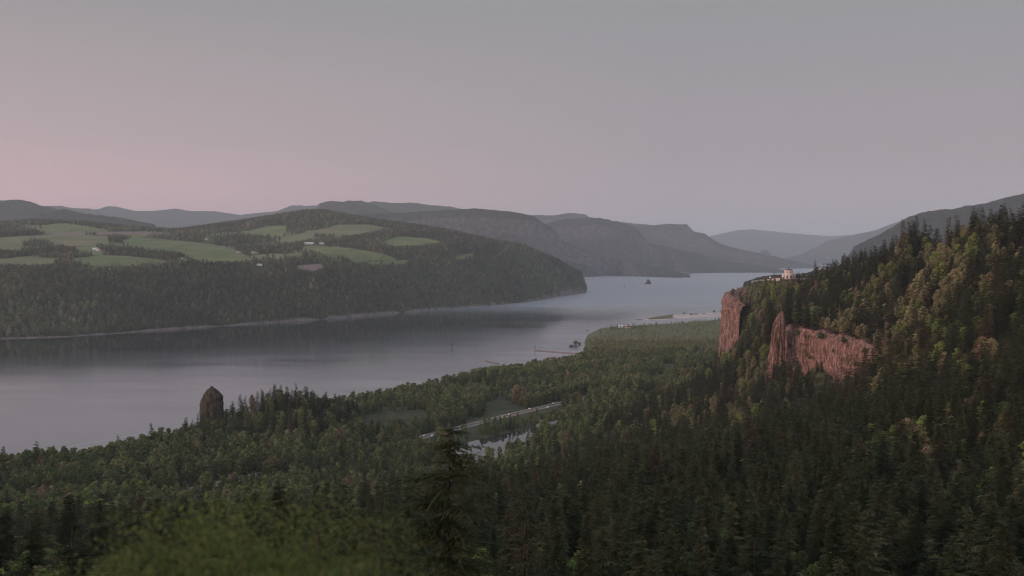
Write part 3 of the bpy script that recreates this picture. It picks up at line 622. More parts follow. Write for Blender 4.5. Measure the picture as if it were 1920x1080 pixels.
P3 = {'conifer': [merged_tree('far_conifer_source', 'c', conifer_shape(rg, 26, r, 9, 5, 2, 3.0, .02, .3), 'needle') for r in (4.6, 5.4, 4.0)],
      'broad': [merged_tree('far_broadleaf_source', 'b', broad_shape(rg, 20, r, 7, 70, 2.2, .02), 'leaf') for r in (6.5, 7.5, 5.5)]}
print('prototypes', round(time.time() - T0, 1))

def scatter(name, xyz, scale, rot, tint, pid, protos, label=None):
    me = bpy.data.meshes.new(name); n = len(xyz); me.vertices.add(n); me.vertices.foreach_set('co', np.asarray(xyz, np.float32).ravel())
    a = me.attributes.new('size', 'FLOAT_VECTOR', 'POINT'); a.data.foreach_set('vector', np.asarray(scale, np.float32).ravel())
    a = me.attributes.new('turn', 'FLOAT', 'POINT'); a.data.foreach_set('value', np.asarray(rot, np.float32))
    a = me.attributes.new('tint', 'FLOAT_COLOR', 'POINT'); a.data.foreach_set('color', np.c_[tint, np.ones(n)].astype(np.float32).ravel())
    a = me.attributes.new('pid', 'INT', 'POINT'); a.data.foreach_set('value', np.asarray(pid, np.int32))
    o = obj(name, me); struct(o, 'stuff')
    g = bpy.data.node_groups.new(name, 'GeometryNodeTree'); g.interface.new_socket('Geometry', in_out='INPUT', socket_type='NodeSocketGeometry'); g.interface.new_socket('Geometry', in_out='OUTPUT', socket_type='NodeSocketGeometry')
    N, L = g.nodes, g.links; gi = N.new('NodeGroupInput'); go = N.new('NodeGroupOutput'); iop = N.new('GeometryNodeInstanceOnPoints'); j = N.new('GeometryNodeJoinGeometry')
    for p in protos[::-1]:
        oi = N.new('GeometryNodeObjectInfo'); oi.inputs['Object'].default_value = p; oi.inputs['As Instance'].default_value = False
        gt = N.new('GeometryNodeGeometryToInstance'); L.new(oi.outputs['Geometry'], gt.inputs[0]); L.new(gt.outputs[0], j.inputs[0])
    def attr(nm, ty):
        q = N.new('GeometryNodeInputNamedAttribute'); q.data_type = ty; q.inputs['Name'].default_value = nm; return q.outputs['Attribute']
    L.new(gi.outputs[0], iop.inputs['Points']); L.new(j.outputs[0], iop.inputs['Instance']); iop.inputs['Pick Instance'].default_value = True
    L.new(attr('pid', 'INT'), iop.inputs['Instance Index']); L.new(attr('size', 'FLOAT_VECTOR'), iop.inputs['Scale'])
    cb = N.new('ShaderNodeCombineXYZ'); L.new(attr('turn', 'FLOAT'), cb.inputs[2]); L.new(cb.outputs[0], iop.inputs['Rotation'])
    L.new(iop.outputs[0], go.inputs[0]); md = o.modifiers.new('scatter', 'NODES'); md.node_group = g
    return o
def horizon_ok(hor, u, lg, el, step=2):
    U0, L0, Hh, nu, nl = hor; i = np.clip(((u - U0[0]) / (U0[-1] - U0[0]) * (nu - 1)).astype(int), 0, nu - 1); j = np.clip(((lg - L0[0]) / (L0[-1] - L0[0]) * (nl - 1)).astype(int) - step, 0, nl - 1)
    return el > Hh[j, i]

# ------------------------------------------------------------------ near forest
def place_near():
    out = []
    gx, gy = [], []
    y = 130.0
    while y < 4300:
        s = 9.6 if y < 1000 else 9.6 if y < 2300 else 11.0
        x = np.arange(-.78 * y - 60, .80 * y + 60, s); gx.append(x + RNG.uniform(-.45, .45, len(x)) * s); gy.append(np.full(len(x), y) + RNG.uniform(-.45, .45, len(x)) * s); y += s
    X = np.concatenate(gx); Y = np.concatenate(gy); Z = ground(X, Y); n = len(X)
    hill = Z > 24; hill &= ~(np.hypot(X - KX, Y - KY) < 200)
    keep = (Z > .8)
    fa = CA.cap(X, Y)[1]; fb = CB.cap(X, Y)[1]
    keep &= ~(fa < 5) & ~(fb < 7)
    keep &= sdist(X, Y, near_land) > 6
    keep &= dist_line(X, Y, highway) > 15
    keep &= sdist(X, Y, pond) < -5
    px, py = to_px(X, Y, Z)
    grove = in_poly(px, py, [(897, 803), (945, 790), (1000, 774), (1012, 790), (1000, 800), (930, 815), (900, 822)]) | in_poly(px, py, [(845, 822), (872, 806), (880, 826), (850, 838)]) | in_poly(px, py, [(1000, 776), (1060, 760), (1062, 790), (1030, 796)])
    for p in clearings: keep &= ~(in_poly(px, py, p) & ~grove)
    vista = (np.hypot(X - VX, Y - VY) < 40); keep &= ~vista
    n1 = fbm(X / 75, Y / 75, 61, 3); n2 = fbm(X / 30, Y / 30, 67, 2); r = RNG.random(n); n3 = fbm(X / 160, Y / 160, 71, 2)
    # share of broadleaf trees on the slopes
    pb = .22 + .75 * np.clip(n1 * 1.3, 0, 1)
    edge = np.clip(1 - np.abs(Y - 1150) / 420, 0, 1) * (px < 1420) * (px > 880); pb = pb + .45 * edge
    mid = (px > 1500) & (Y > 950) & (Y < 1350) & (py < 640); pb = np.where(mid, pb + .2, pb)
    pb = np.where(px < 860, .68 + .3 * n1, pb)
    near_right = (px > 1000) & (Y < 520); pb = np.where(near_right, pb * .8, pb)
    kind = np.where(hill, np.where(r < pb, 1, 0), np.where(r < .975, 2, np.where(Y < 1600, 0, 1)))
    kind = np.where(~hill & (Y < 1100) & (r < .35), 1, kind)
    hgt = np.where(kind == 0, RNG.uniform(20, 40, n), np.where(kind == 1, RNG.uniform(13, 22, n), RNG.uniform(15, 26, n))) * (1 + .12 * n2)
    hgt = np.where((kind == 0) & (Y > 1600), hgt * .8, hgt)
    knoll = np.hypot(X - KX, Y - KY) < 120; kind = np.where(knoll & (r < .55), 0, kind); hgt = np.where(knoll & (kind == 0), RNG.uniform(20, 34, n), hgt)
    hgt = np.where((fa < 30), hgt * .45, np.where(fa < 60, hgt * .7, hgt)); hgt = np.where((fb < 60), hgt * .55, hgt); hgt = np.where(CB.cap(X, Y)[0] > 0, hgt * .5, hgt)
    hgt = np.where(np.hypot(X - VX, Y - VY) < 130, hgt * .42, hgt)
    hgt = np.where(grove, hgt * .62, hgt)
    scrub = (Y > 2600) & ~hill; dens = RNG.random(n)
    sd = sdist(X, Y, near_land)
    open_ = scrub & (Y > 3000); keep &= ~(open_ & (dens > .10 + .25 * (n2 > .35))); hgt = np.where(open_, hgt * .38, hgt); hgt = np.where(scrub & ~open_, hgt * .55, hgt)
    keep &= ~((~hill) & (n3 > .52) & (dens > .5) & (Y < 2600))
    along = (X * .83 + Y * .55); across = (-X * .55 + Y * .83)          # stands run with the river
    band = fbm(along / 260, across / 62, 101, 3); low = ~hill & (Y > 900) & (Y < 2700)
    hgt = np.where(low, hgt * (1 + .42 * band), hgt); keep &= ~(low & (band < -.30) & (dens < .8) & (sd > 30) & ~((px < 800) & (dist_line(X, Y, highway) < 110)))
    # colours (real leaf albedo)
    v = RNG.uniform(.75, 1.25, n)[:, None]
    c0 = np.array([.042, .046, .024]); c0b = np.array([.032, .040, .020]); c0c = np.array([.060, .048, .030])
    w = np.clip(RNG.random(n) + .35 * n1, 0, 1)[:, None]; tc = np.where(w < .5, c0b, np.where((w < .85) | (Y[:, None] < 560), c0, c0c)) * v
    b1, b2, b3 = np.array([.085, .108, .034]), np.array([.094, .088, .046]), np.array([.110, .085, .052])
    w2 = RNG.random(n)[:, None] + .25 * n2[:, None]; tb = np.where(w2 < .5, b1, np.where(w2 < .85, b2, b3)) * v
    midm = mid[:, None]; tb = np.where(midm & (w2 > .25), b2 * v * 1.15, tb)
    d1, d2, d3 = np.array([.062, .078, .032]), np.array([.078, .086, .038]), np.array([.105, .084, .054])
    tw = np.where(w2 < .6, d1, np.where(w2 < 1.0, d2, d3)) * v * (1 + .25 * fbm(X / 110, Y / 110, 103, 2))[:, None]
    tint = np.where((kind == 0)[:, None], tc, np.where((kind == 1)[:, None], tb, tw))
    tint = np.where((scrub)[:, None], np.array([.10, .105, .05]) * v, tint)
    west = ((py > 860) & (px < 1000) & (kind == 1))[:, None]; tint = np.where(west & (w2 < .7), b1 * v, tint)
    # in view at all
    top = Z + hgt; tpx, tpy = to_px(X, Y, top); wpx = hgt * .16 / Y * F
    view = (px > -560) & (px < 2480) & (tpy < 1400)
    over = (Y < 245) & (tpy < 1080) & (px > -40) & (px < 1960); keep &= ~over
    el = (top + 22 - H) / Y; vis = horizon_ok(NEARHOR, X / (Y + 300), np.log(Y + 300), el)
    k = keep & view & vis
    return [a[k] for a in (X, Y, Z, hgt, kind, tint)]
VX, VY, VZ = at_depth(1478.5, 523.5, 1900)
KX, KY = -325, 1470
X, Y, Z, HG, KD, TT = place_near()
print('near trees', len(X), round(time.time() - T0, 1))
# visible area of each tree, near to far, in a small buffer
BW, BH = 640, 360
buf = np.zeros((BH, BW), bool); order = np.argsort(Y); area = np.zeros(len(X)); sx = BW / 1920
ax, ay = to_px(X, Y, Z + HG); bx, by = to_px(X, Y, Z + HG * .12)
for i in order:
    hw = HG[i] * (.11, .24, .15)[KD[i]] / Y[i] * F * sx; x0, x1 = ax[i] * sx - hw, ax[i] * sx + hw; y0, y1 = ay[i] * sx, by[i] * sx
    X0, X1, Y0, Y1 = max(0, int(x0)), min(BW, int(x1) + 1), max(0, int(y0)), min(BH, int(y1) + 1)
    if X0 >= X1 or Y0 >= Y1: continue
    s = buf[Y0:Y1, X0:X1]
    a = (~s).sum(); area[i] = a
    yy = (np.arange(Y0, Y1) + .5 - y0) / max(1e-3, y1 - y0); xx = np.abs(np.arange(X0, X1) + .5 - ax[i] * sx) / max(hw, .5)
    prof = np.clip(yy * 1.15 + .05, 0, 1) if KD[i] == 0 else np.sqrt(np.clip(1 - (2 * np.clip(yy, 0, 1) - 1) ** 2 * .9, 0, 1))
    s |= xx[None, :] <= prof[:, None]
area = area * np.where(ay < 1075, 1, 0)
inframe = (ax > 5) & (ax < 1915)
KN = ['conifer', 'maple_tree', 'cottonwood']
H0 = [30., 20., 24.]
solo = np.zeros(len(X), bool)
for k in range(3):
    c = np.where((KD == k) & inframe & (area > 2))[0]; solo[c[np.argsort(-area[c])[:285]]] = True
far_enough = ~solo
for k in range(3):
    m = far_enough & (KD == k); n = m.sum(); s = (HG[m] / H0[k]); wv = RNG.uniform(.85, 1.2, n)
    scatter(('conifer_forest', 'maple_forest', 'cottonwood_forest')[k], np.c_[X[m], Y[m], Z[m] - .5], np.c_[s * wv, s * wv, s], RNG.uniform(0, 6.28, n), TT[m], RNG.integers(0, len(P2[KN[k]]), n), P2[KN[k]])
ORD = ['first', 'second', 'third', 'fourth', 'fifth', 'sixth', 'seventh', 'eighth', 'ninth', 'tenth', 'eleventh', 'twelfth', 'thirteenth', 'fourteenth', 'fifteenth', 'sixteenth', 'seventeenth', 'eighteenth', 'nineteenth', 'twentieth']
def tone(k, c):
    if k == 0: return 'reddish brown' if c[0] > c[1] * 1.35 else 'dusky brown' if c[0] > c[1] * 1.05 else 'dark green'
    return 'bright green' if c[1] > c[0] * 1.15 else 'olive' if c[1] > c[0] * .88 else 'brownish'
def zone(x, y):
    if x < 330: return 'below the rock pillar' if y > 780 else 'beside the river'
    if x < 640: return 'above the blurred bushes' if y > 860 else 'around the rock pillar'
    if x < 860: return 'left of the dark fir' if y > 850 else 'beside the highway'
    if x < 1100: return 'below the pond' if y > 860 else 'around the pond'
    if x < 1330: return 'left of the cliffs' if y < 900 else 'right of the dark fir'
    if x < 1650: return 'above the red cliffs' if y < 640 else 'at the cliff foot' if y < 840 else 'far under the cliffs'
    return 'on the skyline ridge' if y < 500 else 'right of the cliffs' if y < 760 else 'at lower right'
PH = ['conifer', 'broadleaf tree', 'cottonwood']; GR = ['conifers on the near slopes', 'broadleaf trees on the near slopes', 'cottonwoods on the river flats']
names = {}
for i in np.where(solo)[0]: names.setdefault((KD[i], zone(ax[i], ay[i]), tone(KD[i], TT[i])), []).append(i)
lab = {}
for (k, z, t), ids in names.items():
    ids.sort(key=lambda i: ay[i]); rows = max(1, round(len(ids) / 9)); per = math.ceil(len(ids) / rows)
    for r_ in range(rows):
        row = sorted(ids[r_ * per:(r_ + 1) * per], key=lambda i: ax[i]); rn = '' if rows == 1 else (' in the top row' if r_ == 0 else ' in the bottom row' if r_ == rows - 1 else f' in row {["one","two","three","four","five","six","seven","eight","nine","ten"][min(r_,9)]}')
        for q, i in enumerate(row): lab[i] = (f'{ORD[min(q, 19)]} {t} {PH[k]} from the left{rn} {z}' if len(row) > 1 else f'{t} {PH[k]}{rn} {z}')
for i in np.where(solo)[0]:
    k = KD[i]; tm, cm = P1[KN[k]][int(RNG.integers(0, len(P1[KN[k]])))]
    e = bpy.data.objects.new(KN[k], None); e.empty_display_size = 1; link(e); e.location = (X[i], Y[i], Z[i] - .5)
    s = HG[i] / H0[k]; w = s * RNG.uniform(.85, 1.2); e.scale = (w, w, s); e.rotation_euler = (0, 0, RNG.uniform(0, 6.28)); tag(e, lab[i], PH[k], GR[k])
    t = bpy.data.objects.new('trunk', tm); link(t, e); c = bpy.data.objects.new('crown', cm); link(c, e); c['tint'] = [float(v) for v in TT[i]] + [1.0]
print('near forest', solo.sum(), round(time.time() - T0, 1))

# ------------------------------------------------------------------ far forest
def place_far():
    gx, gy = [], []; y = 3050.0
    while y < 7600:
        s = 13 if y < 4600 else 16; x = np.arange(-.64 * y, min(.085 * y, 560), s); gx.append(x + RNG.uniform(-.5, .5, len(x)) * s); gy.append(y + RNG.uniform(-.5, .5, len(x)) * s); y += s
    X = np.concatenate(gx); Y = np.concatenate(gy); Z = far_h(X, Y); n = len(X)
    sdd = sdist(X, Y, far_land); k = (Z > .5) & (sdd > np.where(X > -350, 1, 9) + 8 * fbm(X / 60, Y / 60, 91, 2))
    hg = RNG.uniform(13, 23, n); px, py = to_px(X, Y, Z)
    k &= (px > -250) & (px < 1940)
    el = (Z + hg + 8 - H) / Y; k &= horizon_ok(FARHOR, X / Y, np.log(Y), el)
    n1 = fbm(X / 140, Y / 200, 81, 3); n2 = fbm(X / 420, Y / 420, 83, 2)
    clump = (n1 > .20)
    for poly, m in fields:
        for dy in (0, 3, 6): k &= ~(in_poly(px, py - dy, poly) & ~(clump & (dy > 2)))
    # house plots stay open
    for hx, hy in house_px: k &= ~((np.abs(px - hx) < 9) & (py - hy > -2) & (py - hy < 10))
    plateau = (py < 492) & (px < 640) & (Y < 6600); k &= ~(plateau & (n1 < -.14) & (RNG.random(n) < .9))
    con = (RNG.random(n) < .42 + .6 * n1); v = RNG.uniform(.7, 1.3, n)[:, None]
    hg = np.where(con, hg * 1.3, hg)
    w = RNG.random(n)[:, None]; v = v * (1 + .55 * n2 + .4 * fbm(X / 90, Z / 60, 97, 3))[:, None]
    tc = np.where(w < .7, np.array([.026, .032, .021]), np.array([.042, .038, .028])) * v
    tb = np.where(w < .5, np.array([.052, .062, .030]), np.where(w < .9, np.array([.070, .070, .038]), np.array([.105, .085, .055]))) * v * (1 + .5 * n1[:, None])
    return [a[k] for a in (X, Y, Z, hg, con, np.where(con[:, None], tc, tb))]
house_px = [(183, 470), (581, 459), (603, 460), (478, 477), (492, 479), (459, 479), (388, 449), (341, 485), (605, 495), (488, 501)]
fx, fy, fz, fh, fcn, ft = place_far()
for con in (True, False):
    m = fcn == con; n = m.sum(); s = fh[m] / (26. if con else 20.); w = s * RNG.uniform(.9, 1.35, n); P = P3['conifer' if con else 'broad']
    scatter('distant_forest', np.c_[fx[m], fy[m], fz[m] - .5], np.c_[w, w, s], RNG.uniform(0, 6.28, n), ft[m], RNG.integers(0, len(P), n), P)
print('far forest', len(fx), round(time.time() - T0, 1))

# ------------------------------------------------------------------ domed stone house on the promontory
def stone_house():
    e = bpy.data.objects.new('domed_stone_house', None); link(e); e.location = (VX, VY, VZ - 1)
    tag(e, 'pale pink octagonal stone building with dark domed roof on the cliff promontory', 'building')
    e.scale = (1.12,) * 3; ph = R(22.5 + 16)
    def part(name, mb, m, parent=e): return obj(name, mb.mesh(name, m), parent)
    b = MB(); b.lathe([(10.5, -6), (10.5, 1.0), (10.2, 1.4)], 24); part('terrace', b, M['stone'])
    b = MB()
    for i in range(24):
        if i % 1 == 0:
            a = 2 * math.pi * i / 24; b.lathe([(.25, 1.35), (.25, 2.2)], 5, (10 * math.cos(a), 10 * math.sin(a)))
    b.lathe([(10.25, 2.2), (10.25, 2.45), (9.8, 2.45), (9.8, 2.2)], 24); part('balustrade', b, M['stone'])
    b = MB(); b.lathe([(7.9, 1.3), (7.9, 8.7), (8.3, 8.8), (8.3, 9.3), (6.9, 9.5)], 8, ph=ph); part('lower_wall', b, M['stone'])
    b = MB(); b.lathe([(6.7, 9.4), (6.7, 14.2), (7.3, 14.4), (7.3, 15.0), (6.9, 15.1)], 8, ph=ph); part('upper_wall', b, M['stone'])
    b = MB(); b.lathe([(7.0, 15.1), (6.4, 15.7), (4.9, 16.6), (2.8, 17.3), (1.0, 17.6)], 16, ph=ph); rf = part('roof', b, M['roof_tile'])
    b = MB(); b.lathe([(1.0, 17.5), (1.0, 18.5), (1.15, 18.6), (.6, 19.2), (.12, 19.6), (.1, 20.4)], 8); part('finial', b, M['roof_tile'], rf)
    for i in range(8):
        a = ph + math.pi / 8 + i * math.pi / 4; c, s_ = math.cos(a), math.sin(a)
        for lvl, (rr, z0, z1, w) in enumerate(((7.9 * math.cos(math.pi / 8), 2.6, 7.6, 1.5), (6.7 * math.cos(math.pi / 8), 10.4, 13.3, 1.1))):
            def at(u, z, o): return (c * (rr + o) - s_ * u, s_ * (rr + o) + c * u, z)
            n = 7; arc = [(w * math.cos(t), z1 - w + w * math.sin(t)) for t in np.linspace(0, math.pi, n)]; out = [(w, z0)] + arc + [(-w, z0)]
            b = MB(); k = len(out); b.add([at(u, z, -.1) for u, z in out] + [at(u, z, .06) for u, z in out], [tuple(range(k, 2 * k))] + [(j, (j + 1) % k, k + (j + 1) % k, k + j) for j in range(k)])
            wdw = part('window', b, M['glass'])
            b = MB(); o2 = [(u * 1.2, z0 - .2 + (z - z0) * 1.07) for u, z in out]
            V = [at(u, z, .02) for u, z in out] + [at(u, z, .02) for u, z in o2] + [at(u, z, .25) for u, z in out] + [at(u, z, .25) for u, z in o2]
            b.add(V, [(2 * k + j, 2 * k + j + 1, 3 * k + j + 1, 3 * k + j) for j in range(k - 1)] + [(k + j, k + j + 1, 3 * k + j + 1, 3 * k + j) for j in range(k - 1)] + [(j, j + 1, 2 * k + j + 1, 2 * k + j) for j in range(k - 1)])
            b.box(0, 0, 0, 0, 0, 0) if False else None
            part('frame', b, M['stone'], wdw)
            b = MB()
            for u in (-w / 2, w / 2):
                p, q = np.array(at(u, z0, .1)), np.array(at(u, z1 - .5, .1)); b.tube(p, q, .07, .07, 4)
            b.tube(at(-w, (z0 + z1) / 2, .1), at(w, (z0 + z1) / 2, .1), .07, .07, 4); part('glazing_bar', b, M['stone'], wdw)
    for a0 in (R(180 + 8), R(0 + 8)):
        b = MB(); cx, cy = 8.6 * math.cos(a0), 8.6 * math.sin(a0)
        b.lathe([(2.6, 1.2), (2.6, 7.4), (2.9, 7.5), (2.9, 8.0), (2.0, 8.6), (.6, 9.0)], 12, (cx, cy)); part('porch', b, M['stone'])
stone_house()
# parapet walls of the old road round the promontory
def wall(px0, px1, D0, D1, y0, y1, label, h=2.4, lamps=()):
    n = 14; b = MB(); P = []
    for i in range(n):
        t = i / (n - 1); P.append(np.array(at_depth(px0 + (px1 - px0) * t, y0 + (y1 - y0) * t, D0 + (D1 - D0) * t + 14 * math.sin(math.pi * t))))
    for a, c in zip(P, P[1:]):
        d = (c - a)[:2]; d = d / np.linalg.norm(d); k = np.array([d[1], -d[0]]) * .35
        b.prism([tuple(a[:2] - k), tuple(c[:2] - k), tuple(c[:2] + k), tuple(a[:2] + k)], min(a[2], c[2]) - 5, max(a[2], c[2]) + .3)
        b.box(a[0] - .5, a[0] + .5, a[1] - .5, a[1] + .5, a[2] - 5, a[2] + .9)
    tag(obj('stone_wall', b.mesh('stone_wall', M['stone'])), label, 'wall')
wall(1410, 1462, 1850, 1862, 527, 521.5, 'low pale stone parapet left of the domed building')
wall(1494, 1535, 1870, 1890, 523, 522, 'low pale stone parapet right of the domed building')

def street_lamp(px, py, D, label, g, m='lamp', h=7, r=1.1):
    x, y, z = at_depth(px, py, D); e = bpy.data.objects.new('street_lamp', None); link(e); e.location = (x, y, z - h); tag(e, label, 'street lamp', g)
    b = MB(); b.tube((0, 0, -3), (0, 0, h), .16, .09); obj('pole', b.mesh('pole', M['steel']), e)
    b = MB(); b.tube((0, 0, h), (0, -1.2, h + .4), .07, .06); obj('arm', b.mesh('arm', M['steel']), e)
    b = MB(); b.lathe([(.2 * r, h + .1 - r * .5), (r * .7, h - r * .3), (r * .7, h + r * .3), (.2 * r, h + r * .5)], 8, (0, -1.3)); obj('lamp_shade', b.mesh('lamp_shade', M[m]), e)
street_lamp(1443.6, 519.5, 1860, 'white lamp at the left end of the promontory wall', 'lamps', h=4, r=.9)
G = 'lit lamps of the farms across the river'
for px, py, D, lb, m, r in [(387, 448.5, 5700, 'bright reddish lamp alone among dark trees above the long pasture', 'lamp_red', 2.4), (341.5, 484, 4500, 'yellowish lamp at the tip of the small tree clump', 'lamp', 1.6),
        (478, 474.5, 5000, 'left lamp of the farm cluster with several lights', 'lamp_red', 1.8), (481.5, 473.5, 5050, 'topmost lamp of the farm cluster', 'lamp', 1.5), (493.5, 474, 5080, 'rightmost lamp of the farm cluster', 'lamp_red', 1.7), (487.5, 477.5, 5000, 'reddish middle lamp of the farm cluster', 'lamp_red', 1.5), (489, 480.5, 4950, 'lowest white lamp of the farm cluster', 'lamp', 1.7),
        (446.5, 476, 5000, 'lamp in front of the dark hedge left of the farm cluster', 'lamp', 1.7), (605, 490, 4650, 'orange lamp on a pole beside the brown ploughed plot', 'lamp', 1.5), (603.5, 497.5, 4560, 'white lamp at the lower end of the lit lane beside the ploughed plot', 'lamp', 2.2), (604.5, 494.5, 4600, 'lamp in the middle of the lit lane beside the ploughed plot', 'lamp', 1.7),
        (1524, 477, 20500, 'left of the three tiny far lamps at the head of the gorge', 'lamp', 5), (1542, 469, 22500, 'highest of the three tiny far lamps at the head of the gorge', 'lamp', 5), (1553.5, 483, 19500, 'right of the three tiny far lamps at the head of the gorge', 'lamp_red', 5)]:
    street_lamp(px, py, D, lb, G, m, h=9, r=r)

# ------------------------------------------------------------------ rock pillar among the cottonwoods, and river rocks
def rock(name, cx, cy, z0, outline, dep, label, cat, m, seed=1, rot=0.0, n=64, seg=70):
    """outline: (height, left, right) in metres around the centre line"""
    Hs = np.linspace(outline[0][0], outline[-1][0], seg); l = np.interp(Hs, [o[0] for o in outline], [o[1] for o in outline]); r = np.interp(Hs, [o[0] for o in outline], [o[2] for o in outline])
    a = np.arange(n) * 2 * math.pi / n; V = []
    for h, x0, x1 in zip(Hs, l, r):
        c = (x0 + x1) / 2; hw = (x1 - x0) / 2
        k = 1 + .26 * (ridged(np.cos(a) * 2.2 + seed, np.sin(a) * 2.2 + h / 30, seed) - .6) + .07 * fbm(a * 7, np.full(n, h / 5), seed + 3, 3) * np.abs(np.sin(a / 2)) + .16 * fbm(np.cos(a) * 4, np.sin(a) * 4 + h / 16, seed + 7) - .10 * (vnoise(np.cos(a) * 9, np.sin(a) * 9 + h / 60, seed + 11) < .33) + .10 * np.round(2.5 * vnoise(np.cos(a) * 6 + h / 11, np.sin(a) * 6 + h / 14, seed + 21)) / 2.5 - .05
        px_, py_ = c + hw * k * np.cos(a), hw * dep * k * np.sin(a); V.append(np.stack([cx + px_ * math.cos(rot) - py_ * math.sin(rot), cy + px_ * math.sin(rot) + py_ * math.cos(rot), np.full(n, z0 + h) + .5 * fbm(a * 3, np.full(n, h), seed)], 1))
    Fc = [(j * n + i, j * n + (i + 1) % n, (j + 1) * n + (i + 1) % n, (j + 1) * n + i) for j in range(seg - 1) for i in range(n)] + [tuple((seg - 1) * n + i for i in range(n))]
    o = obj(name, mesh_of(name, np.concatenate(V), Fc, m, False)); return tag(o, label, cat) if cat else struct(o)
def pillar_mat():
    return noisy('pillar_rock', [(.36, (.022, .018, .016)), (.48, (.075, .058, .05)), (.56, (.06, .062, .042)), (.68, (.17, .10, .082))], .22, bump=2.5, map_scale=(1, 1, .35), bump_scale=.22, detail=9)
M['pillar'] = pillar_mat()
PX_, PY_, _ = at_depth(398, 830, 1480); s_ = 1480 / F
zb = at_depth(398, 822, 1480)[2]
rock('rock_pillar', PX_, PY_, zb, [(0, -16.5, 16), (30, -15.8, 15.5), (50, -15, 14.8), (54, -13.2, 14.5), (58, -11.5, 15), (62, -10.2, 12.5), (65.5, -8.2, 9.5), (68.5, -5.5, 6.5), (70.5, -3.2, 3.8), (71, -2, 2.2), (73, -1.8, 2)], .8, 'tall dark pointed rock pillar rising from the trees at the river edge', 'rock', M['pillar'], 3)
# pillar standing off the near cliff
x, y, z = at_depth(1459, 700, 1232); q = 1232 / F * 1.0
rock('rock_pillar', x, y, z - 14, [(0, -15, 9), (14, -13, 8.5), (30, -10, 7.5), (42, -8.5, 8), (50, -8, 7.5), (60, -8.2, 8), (70, -6.5, 7.5), (76, -4, 6.5), (81, -1.5, 6), (84, 1.0, 5.2), (86, 3, 4.5)], .9, 'slender reddish rock pillar at the left end of the near cliff', 'rock', M['cliff'], 9)
for px, D, yt, yb, w in [(1690, 900, 727, 764, 12), (1492, 1195, 684, 706, 8), (1700, 860, 748, 775, 10)]:
    x, y, z = at_depth(px, yt, D); hh = (yb - yt) * D / F + 10
    rock('cliff', x, y, z - hh, [(0, -w * .62, w * .6), (hh * .5, -w * .5, w * .55), (hh * .85, -w * .3, w * .4), (hh, -w * .1, w * .16)], .7, None, None, M['cliff'], int(px))
x, y, z = on_level(1215, 532.5, 0)
rock('rocky_islet', x, y, -2, [(0, -48, 30), (3, -38, 27), (8, -20, 24), (20, -14, 22), (30, -10, 14), (38, -5, 5), (41, -3, 1)], .8, 'small dark pointed rocky islet in mid river', 'islet', M['mountain'], 5)
for px, py, w, lb, m in [(1198, 599.6, 13, 'flat brownish sandbank islet left of the long sandbar', 'scrub'), (1101, 619.5, 4, 'small dark boulder in the water above the scrubby point', 'mountain')]:
    x, y, z = on_level(px, py, 0); rock('islet', x, y, -1, [(0, -w * 1.1, w), (1.2, -w, w * .9), (2.4, -w * .6, w * .5), (3, -w * .2, w * .2)], .5, lb, 'islet', M[m], int(px))
# foot of the cape across the river
# sandbar
def flat_land(name, px_pts, h, m, n=5):
    P = [on_level(px, py, 0) for px, py in px_pts]; c = np.mean(P, axis=0); b = MB(); rings = [(1.03, -.6), (1.0, .2), (.93, h * .7), (.8, h)]
    V = []
    for s_, z in rings: V += [(c[0] + (p[0] - c[0]) * s_, c[1] + (p[1] - c[1]) * s_, z) for p in P]
    k = len(P); Fc = [(j * k + i, j * k + (i + 1) % k, (j + 1) * k + (i + 1) % k, (j + 1) * k + i) for j in range(len(rings) - 1) for i in range(k)] + [tuple(range((len(rings) - 1) * k, len(rings) * k))]
    return struct(obj(name, mesh_of(name, V, Fc, M[m])))
flat_land('sandbar', [(1209, 598.6), (1222, 596.8), (1250, 593.6), (1262, 590.5), (1290, 589.5), (1330, 587.5), (1360, 584), (1420, 580), (1420, 589), (1360, 593.2), (1320, 595.5), (1290, 596.5), (1265, 598), (1240, 600.5), (1218, 600.3)], 2.5, 'sand')
flat_land('grassy_bank', [(1212, 598.4), (1225, 596.3), (1250, 593), (1258, 591), (1262, 595), (1266, 597.6), (1240, 599.9), (1220, 599.9)], 4.2, 'scrub')

# shrubs: small copies of a leafy crown on the sandbar, point and islands
def shrub(px, py, h, w, tint, label, cat='shrub', level=0, g=None):
    x, y, z = on_level(px, py, level); tm, cm = P1['maple_tree'][RNG.integers(0, 5)]
    e = bpy.data.objects.new('shrub', None); link(e); e.location = (x, y, z - .2 * h); e.scale = (w / 12, w / 12, h / 20 * 1.2); e.rotation_euler = (0, 0, RNG.uniform(0, 6)); tag(e, label, cat, g)
    link(bpy.data.objects.new('trunk', tm), e); c = link(bpy.data.objects.new('crown', cm), e); c['tint'] = [*tint, 1.0]
BR = (.12, .085, .055); GRN = (.06, .07, .035)
shrub(1079, 647, 14, 17, BR, 'larger brown bush on the drowned patch in the river beside the point')
shrub(1071, 650, 6, 14, BR, 'low brown bush at the left end of the drowned patch')
shrub(1086, 646, 7, 12, BR, 'low brown bush at the right end of the drowned patch')
shrub(1098, 662, 22, 15, (.09, .09, .05), 'round olive tree standing at the shore end of the longer pile dike')
shrub(1087, 670, 11, 8, (.03, .035, .02), 'tiny dark tree by the water below the pile dike')
